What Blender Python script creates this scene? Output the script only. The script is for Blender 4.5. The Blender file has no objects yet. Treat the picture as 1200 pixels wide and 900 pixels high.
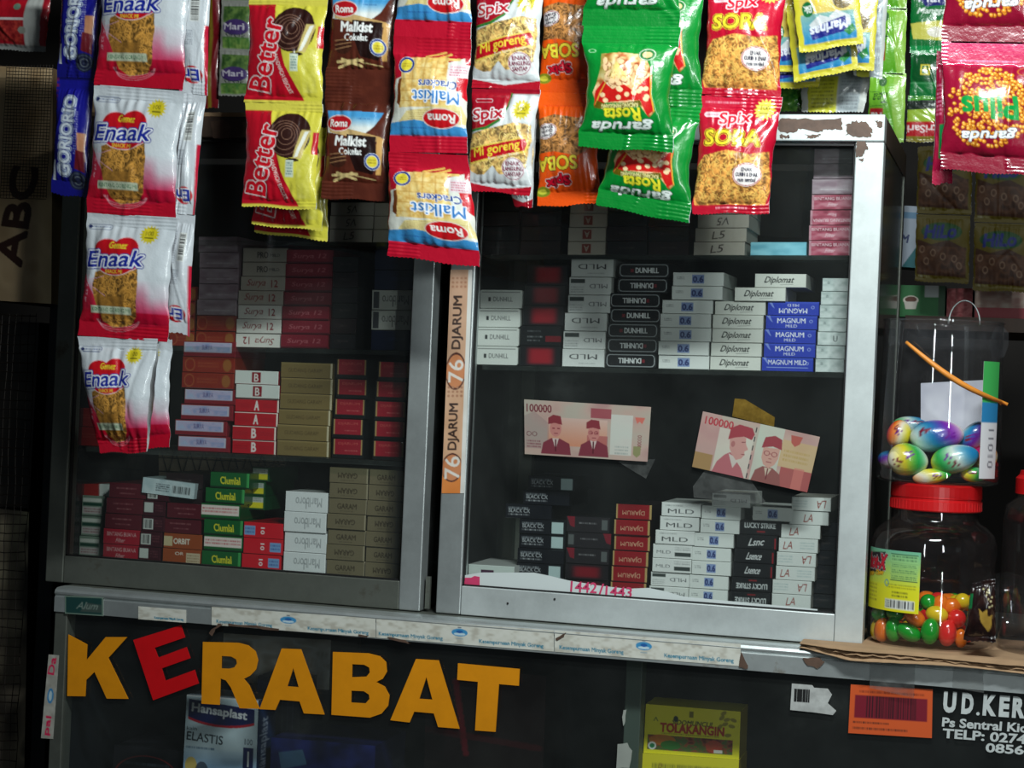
import bpy, math, random
import numpy as np
from mathutils import Vector, Matrix
from mathutils.geometry import tessellate_polygon

random.seed(7)
RNG = np.random.default_rng(5)
SC = bpy.context.scene
COL = SC.collection

# ------------------------------------------------------------------ camera
F_PX = 2167.0                                   # focal length for a 1200 px wide frame


def _n(v):
    v = np.array(v, float)
    return v / np.linalg.norm(v)


EX = _n((7600, 335, -F_PX))                     # world X seen by the camera (right, down, forward)
_d = np.array((616.6, 28, F_PX))
EY = _n(_d - EX * np.dot(_d, EX))               # world Y (into the kiosk)
EZ = np.cross(EX, EY)                           # world Z
if EZ[1] > 0:
    EZ = -EZ
W2C = np.stack([EX, EY, EZ], 1)
C2W = W2C.T
CAM = np.array((0.0, 0.0, 1.25)) - 1.93 * (C2W @ np.array((0, 0, 1.0)))
cam_d = bpy.data.cameras.new('camera')
cam_d.sensor_width = 36.0
cam_d.lens = F_PX * 36.0 / 1200.0
cam_d.clip_start = 0.02
cam = bpy.data.objects.new('camera', cam_d)
_r = C2W @ np.diag((1.0, -1.0, -1.0))
_m = Matrix([list(_r[i]) + [CAM[i]] for i in range(3)] + [[0, 0, 0, 1]])
cam.matrix_world = _m
COL.objects.link(cam)
SC.camera = cam


def at(px, py, Y=0.0):
    """world point where the line of sight through a photo pixel meets the upright plane y = Y"""
    d = C2W @ np.array(((px - 600.0) / F_PX, (py - 450.0) / F_PX, 1.0))
    t = (Y - CAM[1]) / d[1]
    p = CAM + d * t
    return Vector(p)


# ------------------------------------------------------------------ world, lamps, exposure
SC.view_settings.view_transform = 'Standard'
SC.view_settings.look = 'None'
SC.view_settings.gamma = 1.0
SC.view_settings.exposure = 0.0
SC.view_settings.use_curve_mapping = False
SC.cycles.max_bounces = 8
SC.cycles.transparent_max_bounces = 24
SC.cycles.caustics_reflective = False
SC.cycles.caustics_refractive = False

wd = bpy.data.worlds.new('world')
SC.world = wd
wd.use_nodes = True
wd.node_tree.nodes['Background'].inputs[0].default_value = (0.75, 0.9, 1.0, 1)
wd.node_tree.nodes['Background'].inputs[1].default_value = 0.035


def area(name, loc, aim, sx, sy, power, color):
    l = bpy.data.lights.new(name, 'AREA')
    l.shape = 'RECTANGLE'
    l.size = sx
    l.size_y = sy
    l.energy = power
    l.color = color
    o = bpy.data.objects.new(name, l)
    o.location = loc
    o.rotation_euler = (Vector(aim) - Vector(loc)).to_track_quat('-Z', 'Y').to_euler()
    COL.objects.link(o)
    return o


area('tube_lamp', (0.50, -0.84, 1.98), (0.25, 0.05, 1.25), 0.40, 0.06, 16.0, (0.92, 1.0, 0.99))
area('upright_tube_lamp', (1.05, -1.65, 1.50), (0.45, 0.05, 1.12), 0.06, 0.80, 6.5, (0.92, 1.0, 0.99))

# ------------------------------------------------------------------ helpers


def lin(c):
    c = np.array(c, float) / 255.0
    return np.where(c <= 0.04045, c / 12.92, ((c + 0.055) / 1.055) ** 2.4)


def lin4(c):
    return tuple(float(v) for v in lin(c)) + (1.0,)


def new_mat(name):
    m = bpy.data.materials.new(name)
    m.use_nodes = True
    nt = m.node_tree
    return m, nt, nt.nodes['Principled BSDF']


def noise(nt, scale, detail=4.0, rough=0.6, coord='Object', sc=(1, 1, 1)):
    tc = nt.nodes.new('ShaderNodeTexCoord')
    mp = nt.nodes.new('ShaderNodeMapping')
    mp.inputs['Scale'].default_value = sc
    n = nt.nodes.new('ShaderNodeTexNoise')
    n.inputs['Scale'].default_value = scale
    n.inputs['Detail'].default_value = detail
    n.inputs['Roughness'].default_value = rough
    nt.links.new(tc.outputs[coord], mp.inputs[0])
    nt.links.new(mp.outputs[0], n.inputs['Vector'])
    return n.outputs['Fac']


def ramp(nt, fac, stops):
    r = nt.nodes.new('ShaderNodeValToRGB')
    e = r.color_ramp.elements
    while len(e) < len(stops):
        e.new(0.5)
    for i, (p, c) in enumerate(stops):
        e[i].position = p
        e[i].color = c
    nt.links.new(fac, r.inputs[0])
    return r.outputs[0]


def bump(nt, bs, fac, strength, dist=0.001):
    b = nt.nodes.new('ShaderNodeBump')
    b.inputs['Strength'].default_value = strength
    b.inputs['Distance'].default_value = dist
    nt.links.new(fac, b.inputs['Height'])
    nt.links.new(b.outputs[0], bs.inputs['Normal'])


def plain(name, c, rough=0.5, metal=0.0, vary=0.12, scale=30, bmp=0.0, spec=0.5, sc=(1, 1, 1)):
    m, nt, b = new_mat(name)
    f = noise(nt, scale, sc=sc)
    l = lin(c)
    lo = tuple(float(x) for x in l * (1 - vary)) + (1,)
    hi = tuple(float(x) for x in np.minimum(l * (1 + vary), 1)) + (1,)
    nt.links.new(ramp(nt, f, [(0.3, lo), (0.7, hi)]), b.inputs['Base Color'])
    b.inputs['Roughness'].default_value = rough
    b.inputs['Metallic'].default_value = metal
    b.inputs['Specular IOR Level'].default_value = spec
    if bmp:
        bump(nt, b, f, bmp)
    return m


def aluminium(name, c, stain, rough=0.42, metal=0.75, amount=0.62):
    m, nt, b = new_mat(name)
    f = noise(nt, 14, 8, 0.7)
    g = noise(nt, 260, 3, 0.6, sc=(1, 1, 0.05))
    a = ramp(nt, f, [(0.2, lin4(tuple(x * 0.82 for x in c))), (amount, lin4(c)), (amount + 0.12, lin4(stain))])
    nt.links.new(a, b.inputs['Base Color'])
    b.inputs['Metallic'].default_value = metal
    b.inputs['Roughness'].default_value = rough
    bump(nt, b, g, 0.12, 0.0004)
    return m


def print_mat(name, rough=0.35, coat=0.0, bmp=0.0, bscale=60, spec=0.5, metal=0.0):
    m, nt, b = new_mat(name)
    a = nt.nodes.new('ShaderNodeAttribute')
    a.attribute_name = 'Col'
    nt.links.new(a.outputs['Color'], b.inputs['Base Color'])
    b.inputs['Roughness'].default_value = rough
    b.inputs['Specular IOR Level'].default_value = spec
    b.inputs['Coat Weight'].default_value = coat
    b.inputs['Coat Roughness'].default_value = 0.08
    b.inputs['Metallic'].default_value = metal
    if bmp:
        bump(nt, b, noise(nt, bscale, 5, 0.55), bmp, 0.004)
    return m


def glass(name, tint=(0.93, 0.97, 0.96), dust=0.03, gloss=0.05, dustcol=(0.55, 0.6, 0.58), ds=9, strength=1.0, edge=5.0):
    """thin sheet: clear through it, fresnel mirror on it, a film of dust that also paints in reflection haze"""
    m = bpy.data.materials.new(name)
    m.use_nodes = True
    nt = m.node_tree
    nt.nodes.clear()
    out = nt.nodes.new('ShaderNodeOutputMaterial')
    tr = nt.nodes.new('ShaderNodeBsdfTransparent')
    tr.inputs[0].default_value = tuple(tint) + (1,)
    gl = nt.nodes.new('ShaderNodeBsdfGlossy')
    gl.inputs['Roughness'].default_value = gloss
    fr = nt.nodes.new('ShaderNodeLayerWeight')
    fr.inputs['Blend'].default_value = 0.5
    pw = nt.nodes.new('ShaderNodeMath')
    pw.operation = 'POWER'
    pw.inputs[1].default_value = edge
    mu = nt.nodes.new('ShaderNodeMath')
    mu.operation = 'MULTIPLY_ADD'
    mu.inputs[1].default_value = 0.75
    mu.inputs[2].default_value = 0.045 * strength
    nt.links.new(fr.outputs['Facing'], pw.inputs[0])
    nt.links.new(pw.outputs[0], mu.inputs[0])
    mx = nt.nodes.new('ShaderNodeMixShader')
    nt.links.new(mu.outputs[0], mx.inputs[0])
    nt.links.new(tr.outputs[0], mx.inputs[1])
    nt.links.new(gl.outputs[0], mx.inputs[2])
    df = nt.nodes.new('ShaderNodeBsdfDiffuse')
    df.inputs[0].default_value = tuple(dustcol) + (1,)
    f = noise(nt, ds, 8, 0.65)
    rm = ramp(nt, f, [(0.35, (dust * 0.35,) * 3 + (1,)), (0.62, (dust,) * 3 + (1,)), (0.8, (dust * 2.6,) * 3 + (1,))])
    m2 = nt.nodes.new('ShaderNodeMixShader')
    nt.links.new(rm, m2.inputs[0])
    nt.links.new(mx.outputs[0], m2.inputs[1])
    nt.links.new(df.outputs[0], m2.inputs[2])
    nt.links.new(m2.outputs[0], out.inputs[0])
    return m


def mk(name, verts, faces, mat, parent=None, smooth=False, cols=None):
    me = bpy.data.meshes.new(name)
    me.from_pydata([tuple(v) for v in verts], [], [tuple(f) for f in faces])
    if cols is not None:
        at_ = me.color_attributes.new('Col', 'FLOAT_COLOR', 'POINT')
        c4 = np.ones((len(verts), 4), np.float32)
        c4[:, :3] = cols
        at_.data.foreach_set('color', c4.ravel())
    if smooth:
        me.polygons.foreach_set('use_smooth', [True] * len(me.polygons))
    me.materials.append(mat)
    me.update()
    return link(name, me, parent)


def link(name, me, parent=None):
    o = bpy.data.objects.new(name, me)
    COL.objects.link(o)
    if parent is not None:
        o.parent = parent
        o.matrix_parent_inverse = Matrix.Translation(-parent.location)
    return o


def empty(name, loc):
    o = bpy.data.objects.new(name, None)
    o.location = loc
    o.empty_display_size = 0.02
    COL.objects.link(o)
    return o


def tag(o, label, cat, group=None, kind=None):
    o['label'] = label
    o['category'] = cat
    if group:
        o['group'] = group
    if kind:
        o['kind'] = kind
    return o


def struct(o):
    o['kind'] = 'structure'
    return o


class MB:
    """collects boxes, tubes and lathes into one mesh"""

    def __init__(s):
        s.v, s.f = [], []

    def add(s, v, f):
        n = len(s.v)
        s.v += [tuple(p) for p in v]
        s.f += [tuple(i + n for i in q) for q in f]
        return s

    def box(s, x0, x1, y0, y1, z0, z1, bev=0.0):
        if bev <= 0:
            v = [(x, y, z) for x in (x0, x1) for y in (y0, y1) for z in (z0, z1)]
            f = [(0, 1, 3, 2), (4, 6, 7, 5), (0, 4, 5, 1), (2, 3, 7, 6), (0, 2, 6, 4), (1, 5, 7, 3)]
            return s.add(v, f)
        import bmesh
        bm = bmesh.new()
        bmesh.ops.create_cube(bm, size=1)
        for q in bm.verts:
            q.co = Vector(((x0 + x1) / 2 + q.co.x * (x1 - x0), (y0 + y1) / 2 + q.co.y * (y1 - y0), (z0 + z1) / 2 + q.co.z * (z1 - z0)))
        bmesh.ops.bevel(bm, geom=bm.edges[:], offset=bev, segments=2, affect='EDGES', profile=0.5)
        bm.verts.index_update()
        s.add([q.co for q in bm.verts], [[q.index for q in f.verts] for f in bm.faces])
        bm.free()
        return s

    def tube(s, pts, r, n=6, closed=False):
        pts = [Vector(p) for p in pts]
        m = len(pts)
        base = len(s.v)
        rr = r if isinstance(r, (list, tuple)) else [r] * m
        for i, p in enumerate(pts):
            a = pts[max(i - 1, 0)]
            b = pts[min(i + 1, m - 1)]
            t = (b - a).normalized()
            u = t.cross(Vector((0, 0, 1)))
            if u.length < 1e-3:
                u = t.cross(Vector((0, 1, 0)))
            u.normalize()
            w = t.cross(u)
            for k in range(n):
                an = 2 * math.pi * k / n
                s.v.append(tuple(p + (u * math.cos(an) + w * math.sin(an)) * rr[i]))
        for i in range(m - 1):
            for k in range(n):
                a = base + i * n + k
                b = base + i * n + (k + 1) % n
                s.f.append((a, b, b + n, a + n))
        s.f.append(tuple(base + k for k in range(n))[::-1])
        s.f.append(tuple(base + (m - 1) * n + k for k in range(n)))
        return s

    def lathe(s, prof, cx, cy, n=48, cap=False, a0=0.0, a1=2 * math.pi):
        base = len(s.v)
        full = abs(a1 - a0 - 2 * math.pi) < 1e-6
        m = n if full else n + 1
        for r, z in prof:
            for k in range(m):
                a = a0 + (a1 - a0) * k / n
                s.v.append((cx + r * math.cos(a), cy + r * math.sin(a), z))
        for i in range(len(prof) - 1):
            for k in range(n):
                a = base + i * m + k
                b = base + i * m + (k + 1) % m
                s.f.append((a, b, b + m, a + m))
        if cap:
            s.f.append(tuple(base + k for k in range(m))[::-1])
            s.f.append(tuple(base + (len(prof) - 1) * m + k for k in range(m)))
        return s

    def ball(s, c, rx, ry, rz, rot=(0, 0, 0), n=16, k=10, p=1.0):
        from mathutils import Euler
        R = Euler(rot).to_matrix()
        v, f = [], []
        for i in range(k + 1):
            th = math.pi * i / k
            for j in range(n):
                ph = 2 * math.pi * j / n
                q = Vector((rx * math.sin(th) * math.cos(ph), ry * math.sin(th) * math.sin(ph), rz * math.cos(th)))
                v.append(Vector(c) + R @ q)
        for i in range(k):
            for j in range(n):
                a = i * n + j
                b = i * n + (j + 1) % n
                f.append((a, a + n, b + n, b))
        return s.add(v, f)

    def build(s, name, mat, parent=None, smooth=False):
        return mk(name, s.v, s.f, mat, parent, smooth)


# ------------------------------------------------------------------ flat print: a small painter whose result is stored as mesh colours
_tc = {}


def glyphs(txt, off=0.0):
    if (txt, off) in _tc:
        return _tc[(txt, off)]
    cu = bpy.data.curves.new('t', 'FONT')
    cu.body = txt
    cu.resolution_u = 3
    cu.offset = off
    cu.fill_mode = 'FRONT'
    ob = bpy.data.objects.new('t', cu)
    COL.objects.link(ob)
    bpy.context.view_layer.update()
    me = bpy.data.meshes.new_from_object(ob)
    me.calc_loop_triangles()
    v = np.array([q.co[:2] for q in me.vertices]).reshape(-1, 2)
    t = np.array([q.vertices[:] for q in me.loop_triangles]).reshape(-1, 3).astype(int)
    bpy.data.objects.remove(ob)
    bpy.data.curves.remove(cu)
    bpy.data.meshes.remove(me)
    if len(v):
        v = v - (v.min(0) + v.max(0)) / 2
        v = v / np.maximum(v.max(0) - v.min(0), 1e-6)
    _tc[(txt, off)] = (v, t)
    return v, t


class Cv:
    def __init__(s, w, h, bg, k=4):
        s.w, s.h, s.k = w, h, k
        s.W, s.H = max(int(round(w * k)), 2), max(int(round(h * k)), 2)
        s.a = np.empty((s.H, s.W, 3))
        s.a[:] = bg
        s.X, s.Y = np.meshgrid((np.arange(s.W) + 0.5) / k, (np.arange(s.H) + 0.5) / k)

    def put(s, m, c, al=1.0):
        m = (m * al)[..., None] if m.ndim == 2 else m
        s.a = s.a * (1 - m) + np.array(c, float) * m
        return s

    def mask(s, rings):
        if not isinstance(rings[0][0], (tuple, list)):
            rings = [rings]
        ins = np.zeros((s.H, s.W), bool)
        for pts in rings:
            n = len(pts)
            for i in range(n):
                x0, y0 = pts[i]
                x1, y1 = pts[(i + 1) % n]
                if y0 == y1:
                    continue
                c = ((s.Y > min(y0, y1)) & (s.Y <= max(y0, y1)))
                xx = x0 + (s.Y - y0) * (x1 - x0) / (y1 - y0)
                ins ^= c & (s.X < xx)
        return ins.astype(float)

    def poly(s, pts, c, al=1.0):
        return s.put(s.mask(pts), c, al)

    def rect(s, x0, y0, x1, y1, c, al=1.0):
        return s.put(((s.X >= x0) & (s.X < x1) & (s.Y >= y0) & (s.Y < y1)).astype(float), c, al)

    def ell(s, cx, cy, rx, ry, c, al=1.0, rot=0.0, ring=None):
        a = math.radians(rot)
        dx, dy = s.X - cx, s.Y - cy
        u = dx * math.cos(a) + dy * math.sin(a)
        v = -dx * math.sin(a) + dy * math.cos(a)
        q = np.sqrt((u / rx) ** 2 + (v / ry) ** 2)
        m = q <= 1
        if ring:
            m &= q >= 1 - ring / min(rx, ry)
        return s.put(m.astype(float), c, al)

    def rrect(s, x0, y0, x1, y1, r, c, line=0.0, al=1.0):
        cx, cy = (x0 + x1) / 2, (y0 + y1) / 2
        dx = np.maximum(abs(s.X - cx) - (x1 - x0) / 2 + r, 0)
        dy = np.maximum(abs(s.Y - cy) - (y1 - y0) / 2 + r, 0)
        ins = np.minimum(np.maximum(abs(s.X - cx) - (x1 - x0) / 2, abs(s.Y - cy) - (y1 - y0) / 2), 0)
        d = np.hypot(dx, dy) - r
        m = d <= 0
        if line:
            inner = (np.hypot(np.maximum(abs(s.X - cx) - (x1 - x0) / 2 + r, 0), np.maximum(abs(s.Y - cy) - (y1 - y0) / 2 + r, 0)) <= r - line) & (ins < -line)
            m &= ~inner
        return s.put(m.astype(float), c, al)

    def line(s, x0, y0, x1, y1, w, c, al=1.0):
        dx, dy = x1 - x0, y1 - y0
        L = dx * dx + dy * dy + 1e-9
        t = np.clip(((s.X - x0) * dx + (s.Y - y0) * dy) / L, 0, 1)
        d = np.hypot(s.X - x0 - t * dx, s.Y - y0 - t * dy)
        return s.put((d <= w / 2).astype(float), c, al)

    def grad(s, y0, y1, c0, c1, x0=-9e9, x1=9e9):
        t = np.clip((s.Y - y0) / (y1 - y0), 0, 1)[..., None]
        m = ((s.Y >= y0) & (s.Y <= y1) & (s.X >= x0) & (s.X <= x1))[..., None]
        col = np.array(c0, float) * (1 - t) + np.array(c1, float) * t
        s.a = np.where(m, col, s.a)
        return s

    def nz(s, sx, sy, seed):
        r = np.random.default_rng(seed)
        gw, gh = max(int(s.w / sx), 1) + 3, max(int(s.h / sy), 1) + 3
        g = r.random((gh, gw))
        x, y = s.X / sx, s.Y / sy
        xi, yi = x.astype(int), y.astype(int)
        fx, fy = x - xi, y - yi
        fx, fy = fx * fx * (3 - 2 * fx), fy * fy * (3 - 2 * fy)
        return (g[yi, xi] * (1 - fx) + g[yi, xi + 1] * fx) * (1 - fy) + (g[yi + 1, xi] * (1 - fx) + g[yi + 1, xi + 1] * fx) * fy

    def tex(s, m, cols, sx, sy, seed, al=1.0):
        f = 0.6 * s.nz(sx, sy, seed) + 0.4 * s.nz(sx / 2.2, sy / 2.2, seed + 9)
        f = np.clip((f - 0.2) / 0.6, 0, 0.999) * (len(cols) - 1)
        i = f.astype(int)
        t = (f - i)[..., None]
        C = np.array(cols, float)
        col = C[i] * (1 - t) + C[np.minimum(i + 1, len(cols) - 1)] * t
        mm = (m * al)[..., None]
        s.a = s.a * (1 - mm) + col * mm
        return s

    def noodles(s, m, seed, base=(190, 140, 60), n=60, lw=0.9, box=None):
        s.tex(m, [tuple(c * 0.55 for c in base), base, tuple(min(c * 1.25, 255) for c in base)], 5, 5, seed)
        r = random.Random(seed)
        x0, y0, x1, y1 = box
        acc = np.zeros((s.H, s.W))
        acd = np.zeros((s.H, s.W))
        for i in range(n):
            x, y = r.uniform(x0, x1), r.uniform(y0, y1)
            a = r.uniform(0, 6.3)
            rad = r.uniform(2.5, 7)
            d = abs(np.hypot(s.X - x, s.Y - y) - rad)
            an = (np.arctan2(s.Y - y, s.X - x) - a) % 6.283
            tgt = acc if i % 3 else acd
            np.maximum(tgt, ((d < lw / 2) & (an < 2.2)).astype(float), out=tgt)
        s.put(acd * m, tuple(c * 0.45 for c in base), 0.7)
        s.put(acc * m, tuple(min(c * 1.38 + 10, 255) for c in base), 0.75)
        return s

    def star(s, cx, cy, r, c=(206, 190, 36), n=16, c2=(96, 90, 20)):
        pts = []
        for i in range(n * 2):
            a = math.pi * i / n
            q = r * 1.06 if i % 2 == 0 else r * 0.74
            pts.append((cx + q * math.cos(a), cy + q * math.sin(a)))
        s.poly(pts, c)
        s.text('100', cx, cy - r * 0.15, r * 0.8, r * 0.45, c2)
        return s.line(cx - r * 0.4, cy + r * 0.35, cx + r * 0.4, cy + r * 0.35, r * 0.12, c2)

    def text(s, txt, cx, cy, w, h, c, rot=0.0, shear=0.0, bold=0.0, out=None, out2=None, al=1.0):
        v, t = glyphs(txt)
        if not len(t):
            return s
        p = v * np.array([w, -h])
        p = p.copy()
        p[:, 0] -= p[:, 1] * shear
        a = math.radians(rot)
        x = cx + p[:, 0] * math.cos(a) - p[:, 1] * math.sin(a)
        y = cy + p[:, 0] * math.sin(a) + p[:, 1] * math.cos(a)
        x, y = x * s.k, y * s.k
        m = np.zeros((s.H, s.W), bool)
        for i0, i1, i2 in t:
            ax, ay, bx, by, qx, qy = x[i0], y[i0], x[i1], y[i1], x[i2], y[i2]
            u0, u1 = max(int(min(ax, bx, qx)), 0), min(int(max(ax, bx, qx)) + 2, s.W)
            w0, w1 = max(int(min(ay, by, qy)), 0), min(int(max(ay, by, qy)) + 2, s.H)
            if u0 >= u1 or w0 >= w1:
                continue
            PX = np.arange(u0, u1)[None, :] + 0.5
            PY = np.arange(w0, w1)[:, None] + 0.5
            d = (bx - ax) * (qy - ay) - (by - ay) * (qx - ax)
            if abs(d) < 1e-9:
                continue
            l1 = ((bx - PX) * (qy - PY) - (by - PY) * (qx - PX)) / d
            l2 = ((qx - PX) * (ay - PY) - (qy - PY) * (ax - PX)) / d
            l3 = 1 - l1 - l2
            m[w0:w1, u0:u1] |= (l1 >= -0.02) & (l2 >= -0.02) & (l3 >= -0.02)

        def dil(mm, r):
            n = int(round(r * s.k))
            for i in range(n):
                q = mm.copy()
                q[1:] |= mm[:-1]
                q[:-1] |= mm[1:]
                q[:, 1:] |= mm[:, :-1]
                q[:, :-1] |= mm[:, 1:]
                if i % 2:
                    q[1:, 1:] |= mm[:-1, :-1]
                    q[:-1, :-1] |= mm[1:, 1:]
                    q[1:, :-1] |= mm[:-1, 1:]
                    q[:-1, 1:] |= mm[1:, :-1]
                mm = q
            return mm
        if bold:
            m = dil(m, bold * 0.62)
        if out2:
            s.put(dil(m, out[1] + out2[1]).astype(float), out2[0])
        if out:
            s.put(dil(m, out[1]).astype(float), out[0])
        return s.put(m.astype(float), c, al)

    def scrib(s, x0, y0, x1, y1, c, rows=1, al=0.8, seed=1):
        """lines of print too small to read"""
        r = random.Random(seed)
        hh = (y1 - y0) / rows
        for k in range(rows):
            x = x0
            yy = y0 + hh * (k + 0.2)
            while x < x1:
                q = r.uniform(0.6, 2.6)
                s.rect(x, yy, min(x + q, x1), yy + hh * 0.55, c, al * r.uniform(0.5, 1))
                x += q + r.uniform(0.3, 0.8)
        return s

    def barcode(s, x0, y0, x1, y1, vert=False, bg=(225, 228, 225), fg=(20, 20, 25), seed=3):
        s.rect(x0, y0, x1, y1, bg)
        r = random.Random(seed)
        a0, a1 = (y0, y1) if vert else (x0, x1)
        t = a0 + 1
        while t < a1 - 1.4:
            q = r.choice((0.4, 0.7, 1.0))
            if vert:
                s.rect(x0 + 1, t, x1 - 1, t + q, fg)
            else:
                s.rect(t, y0 + 1, t + q, y1 - 1, fg)
            t += q + r.choice((0.45, 0.7, 1.0))
        return s

    def sample(s, x, y, r=0.0):
        """x, y in canvas units -> linear colour, averaged over a small patch"""
        tot = 0
        offs = [(-r, -r), (r, -r), (-r, r), (r, r), (0, 0)] if r else [(0, 0)]
        L = lin(s.a) if not hasattr(s, '_lin') else s._lin
        s._lin = L
        for ox, oy in offs:
            i = np.clip(((x + ox) * s.k).astype(int), 0, s.W - 1)
            j = np.clip(((y + oy) * s.k).astype(int), 0, s.H - 1)
            tot = tot + L[j, i]
        return tot / len(offs)


def grid_faces(nx, ny, off=0):
    i, j = np.meshgrid(np.arange(nx), np.arange(ny))
    a = (j * (nx + 1) + i).ravel() + off
    return np.stack([a, a + nx + 1, a + nx + 2, a + 1], 1)


def fast_mesh(name, v, f, mat, cols, smooth=True, parent=None):
    me = bpy.data.meshes.new(name)
    me.vertices.add(len(v))
    me.vertices.foreach_set('co', np.asarray(v, np.float32).ravel())
    me.loops.add(len(f) * 4)
    me.loops.foreach_set('vertex_index', np.asarray(f, np.int32).ravel())
    me.polygons.add(len(f))
    me.polygons.foreach_set('loop_start', np.arange(0, len(f) * 4, 4, dtype=np.int32))
    me.polygons.foreach_set('loop_total', np.full(len(f), 4, np.int32))
    me.polygons.foreach_set('use_smooth', np.full(len(f), bool(smooth)))
    me.materials.append(mat)
    me.update(calc_edges=True)
    a = me.color_attributes.new('Col', 'FLOAT_COLOR', 'POINT')
    c4 = np.ones((len(v), 4), np.float32)
    c4[:, :3] = cols
    a.data.foreach_set('color', c4.ravel())
    if parent == 'mesh':
        return me
    return link(name, me, parent)


def quad_w(q, Y):
    if not isinstance(Y, (tuple, list)):
        Y = [Y] * 4
    return [np.array(at(p[0], p[1], y)) for p, y in zip(q, Y)]     # tl, tr, br, bl


def packet(name, cv, q, Y, mat, parent=None, bulge=0.011, seal=(0.12, 0.1), pinch=0.03, seed=0, back=(200, 205, 208), wr=1.0, res=1.0, bend=0.0, folds=7, zig=(True, True)):
    """a pillow packet: printed front film, plain back film, crimped end seals"""
    W = quad_w(q, Y)
    wpx = math.dist(q[0], q[1])
    hpx = math.dist(q[0], q[3])
    nx, ny = max(int(wpx * res), 10), max(int(hpx * res), 10)
    r = np.random.default_rng(seed + 11)
    # horizontal wobble of the outline
    ph = r.random(40) * 6.28

    def shell(nx, ny, sgn, amp, fine):
        u, v = np.meshgrid(np.linspace(0, 1, nx + 1), np.linspace(0, 1, ny + 1))
        s0, s1 = seal
        body = np.clip((v - s0) / max(1 - s0 - s1, 0.05), 0, 1)
        sv = np.sin(np.pi * body)
        pin = pinch * np.sin(np.pi * body) ** 0.8
        uu = 0.5 + (u - 0.5) * (1 - 2 * pin)
        uu = uu + 0.006 * np.sin(v * 17 + ph[0]) * (abs(u - 0.5) * 2) + 0.004 * np.sin(v * 41 + ph[1]) * (abs(u - 0.5) * 2)
        vv = v + 0.007 * np.sin(u * 9 + ph[2]) * (2 * abs(v - 0.5)) ** 4 * np.where(v > .5, zig[1], zig[0])
        if fine:
            zz = (np.floor(u * wpx / 2.2) % 2) * 0.9 / hpx
            vv = vv + zz * (v >= 1 - 1e-6) * zig[1] - zz * (v <= 1e-6) * zig[0]
        P = (W[0][None, None] * ((1 - uu) * (1 - vv))[..., None] + W[1][None, None] * (uu * (1 - vv))[..., None]
             + W[2][None, None] * (uu * vv)[..., None] + W[3][None, None] * ((1 - uu) * vv)[..., None])
        B = (np.clip(4 * u * (1 - u), 0, 1) ** 0.55) * (np.clip(sv, 0, 1) ** 0.6)
        h = amp * B
        edge = np.clip(1 - (2 * abs(u - 0.5)) ** 6, 0, 1)
        # folds that run out of the seals
        dv0 = np.clip(v - s0, 0, 1)
        dv1 = np.clip(1 - s1 - v, 0, 1)
        fold = np.zeros_like(u)
        for i in range(folds):
            k = r.uniform(2.5, 13)
            fold += np.sin(k * 2 * np.pi * u + ph[3 + i] + 3 * (v - 0.5) * r.uniform(-1, 1)) / (1 + k * 0.25)
        fold = fold * (np.exp(-dv0 * 9) * np.where(v < s0, .25, 1) + np.exp(-dv1 * 9) * np.where(v > 1 - s1, .25, 1)) * edge
        cre = np.zeros_like(u)
        for i in range(5):
            a = r.uniform(-1.2, 1.2)
            c0 = r.uniform(0.1, 0.9)
            d = (u - c0) * math.cos(a) + (v - r.uniform(0.1, 0.9)) * math.sin(a)
            cre += r.uniform(-1, 1) * np.exp(-(d / 0.035) ** 2)
        soft = np.sin(5 * u + ph[20]) * np.sin(6 * v + ph[21]) + 0.6 * np.sin(9 * v + 3 * u + ph[22]) + 0.5 * np.sin(11 * u - 7 * v + ph[23])
        h = h + wr * edge * (0.0009 * fold + 0.0011 * cre * (sv > 0) + 0.0012 * soft * np.clip(B, 0, 1))
        if fine:
            ridg = ((v < s0) | (v > 1 - s1))
            h = h + ridg * 0.00030 * np.sin(v * hpx * 1.5)
        h = h + bend * np.sin(np.pi * v) + 0.003 * wr * np.sin(u * 4 + ph[25]) * ((v < s0) | (v > 1 - s1)) * 0.4
        P[..., 1] += (-sgn) * np.maximum(h, 0.0002) if sgn > 0 else np.maximum(h * 0.8, 0.0002)
        return P.reshape(-1, 3), u, v

    Pf, u, v = shell(nx, ny, 1, bulge, True)
    st = r.bit_generator.state
    Pb, ub, vb = shell(max(nx // 4, 4), max(ny // 4, 4), -1, bulge, False)
    colf = cv.sample(u.ravel() * cv.w, v.ravel() * cv.h, 0.3)
    colb = np.tile(lin(back), (len(Pb), 1))
    f1 = grid_faces(nx, ny)
    f2 = grid_faces(max(nx // 4, 4), max(ny // 4, 4), len(Pf))[:, ::-1]
    Wc = (W[0] + W[1] + W[2] + W[3]) / 4
    V = np.vstack([Pf, Pb])
    if parent is None:
        V = V - Wc
    o = fast_mesh(name, V, np.vstack([f1, f2]), mat, np.vstack([colf, colb]), True, parent)
    if parent is None:
        o.location = Wc
    return o


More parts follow.
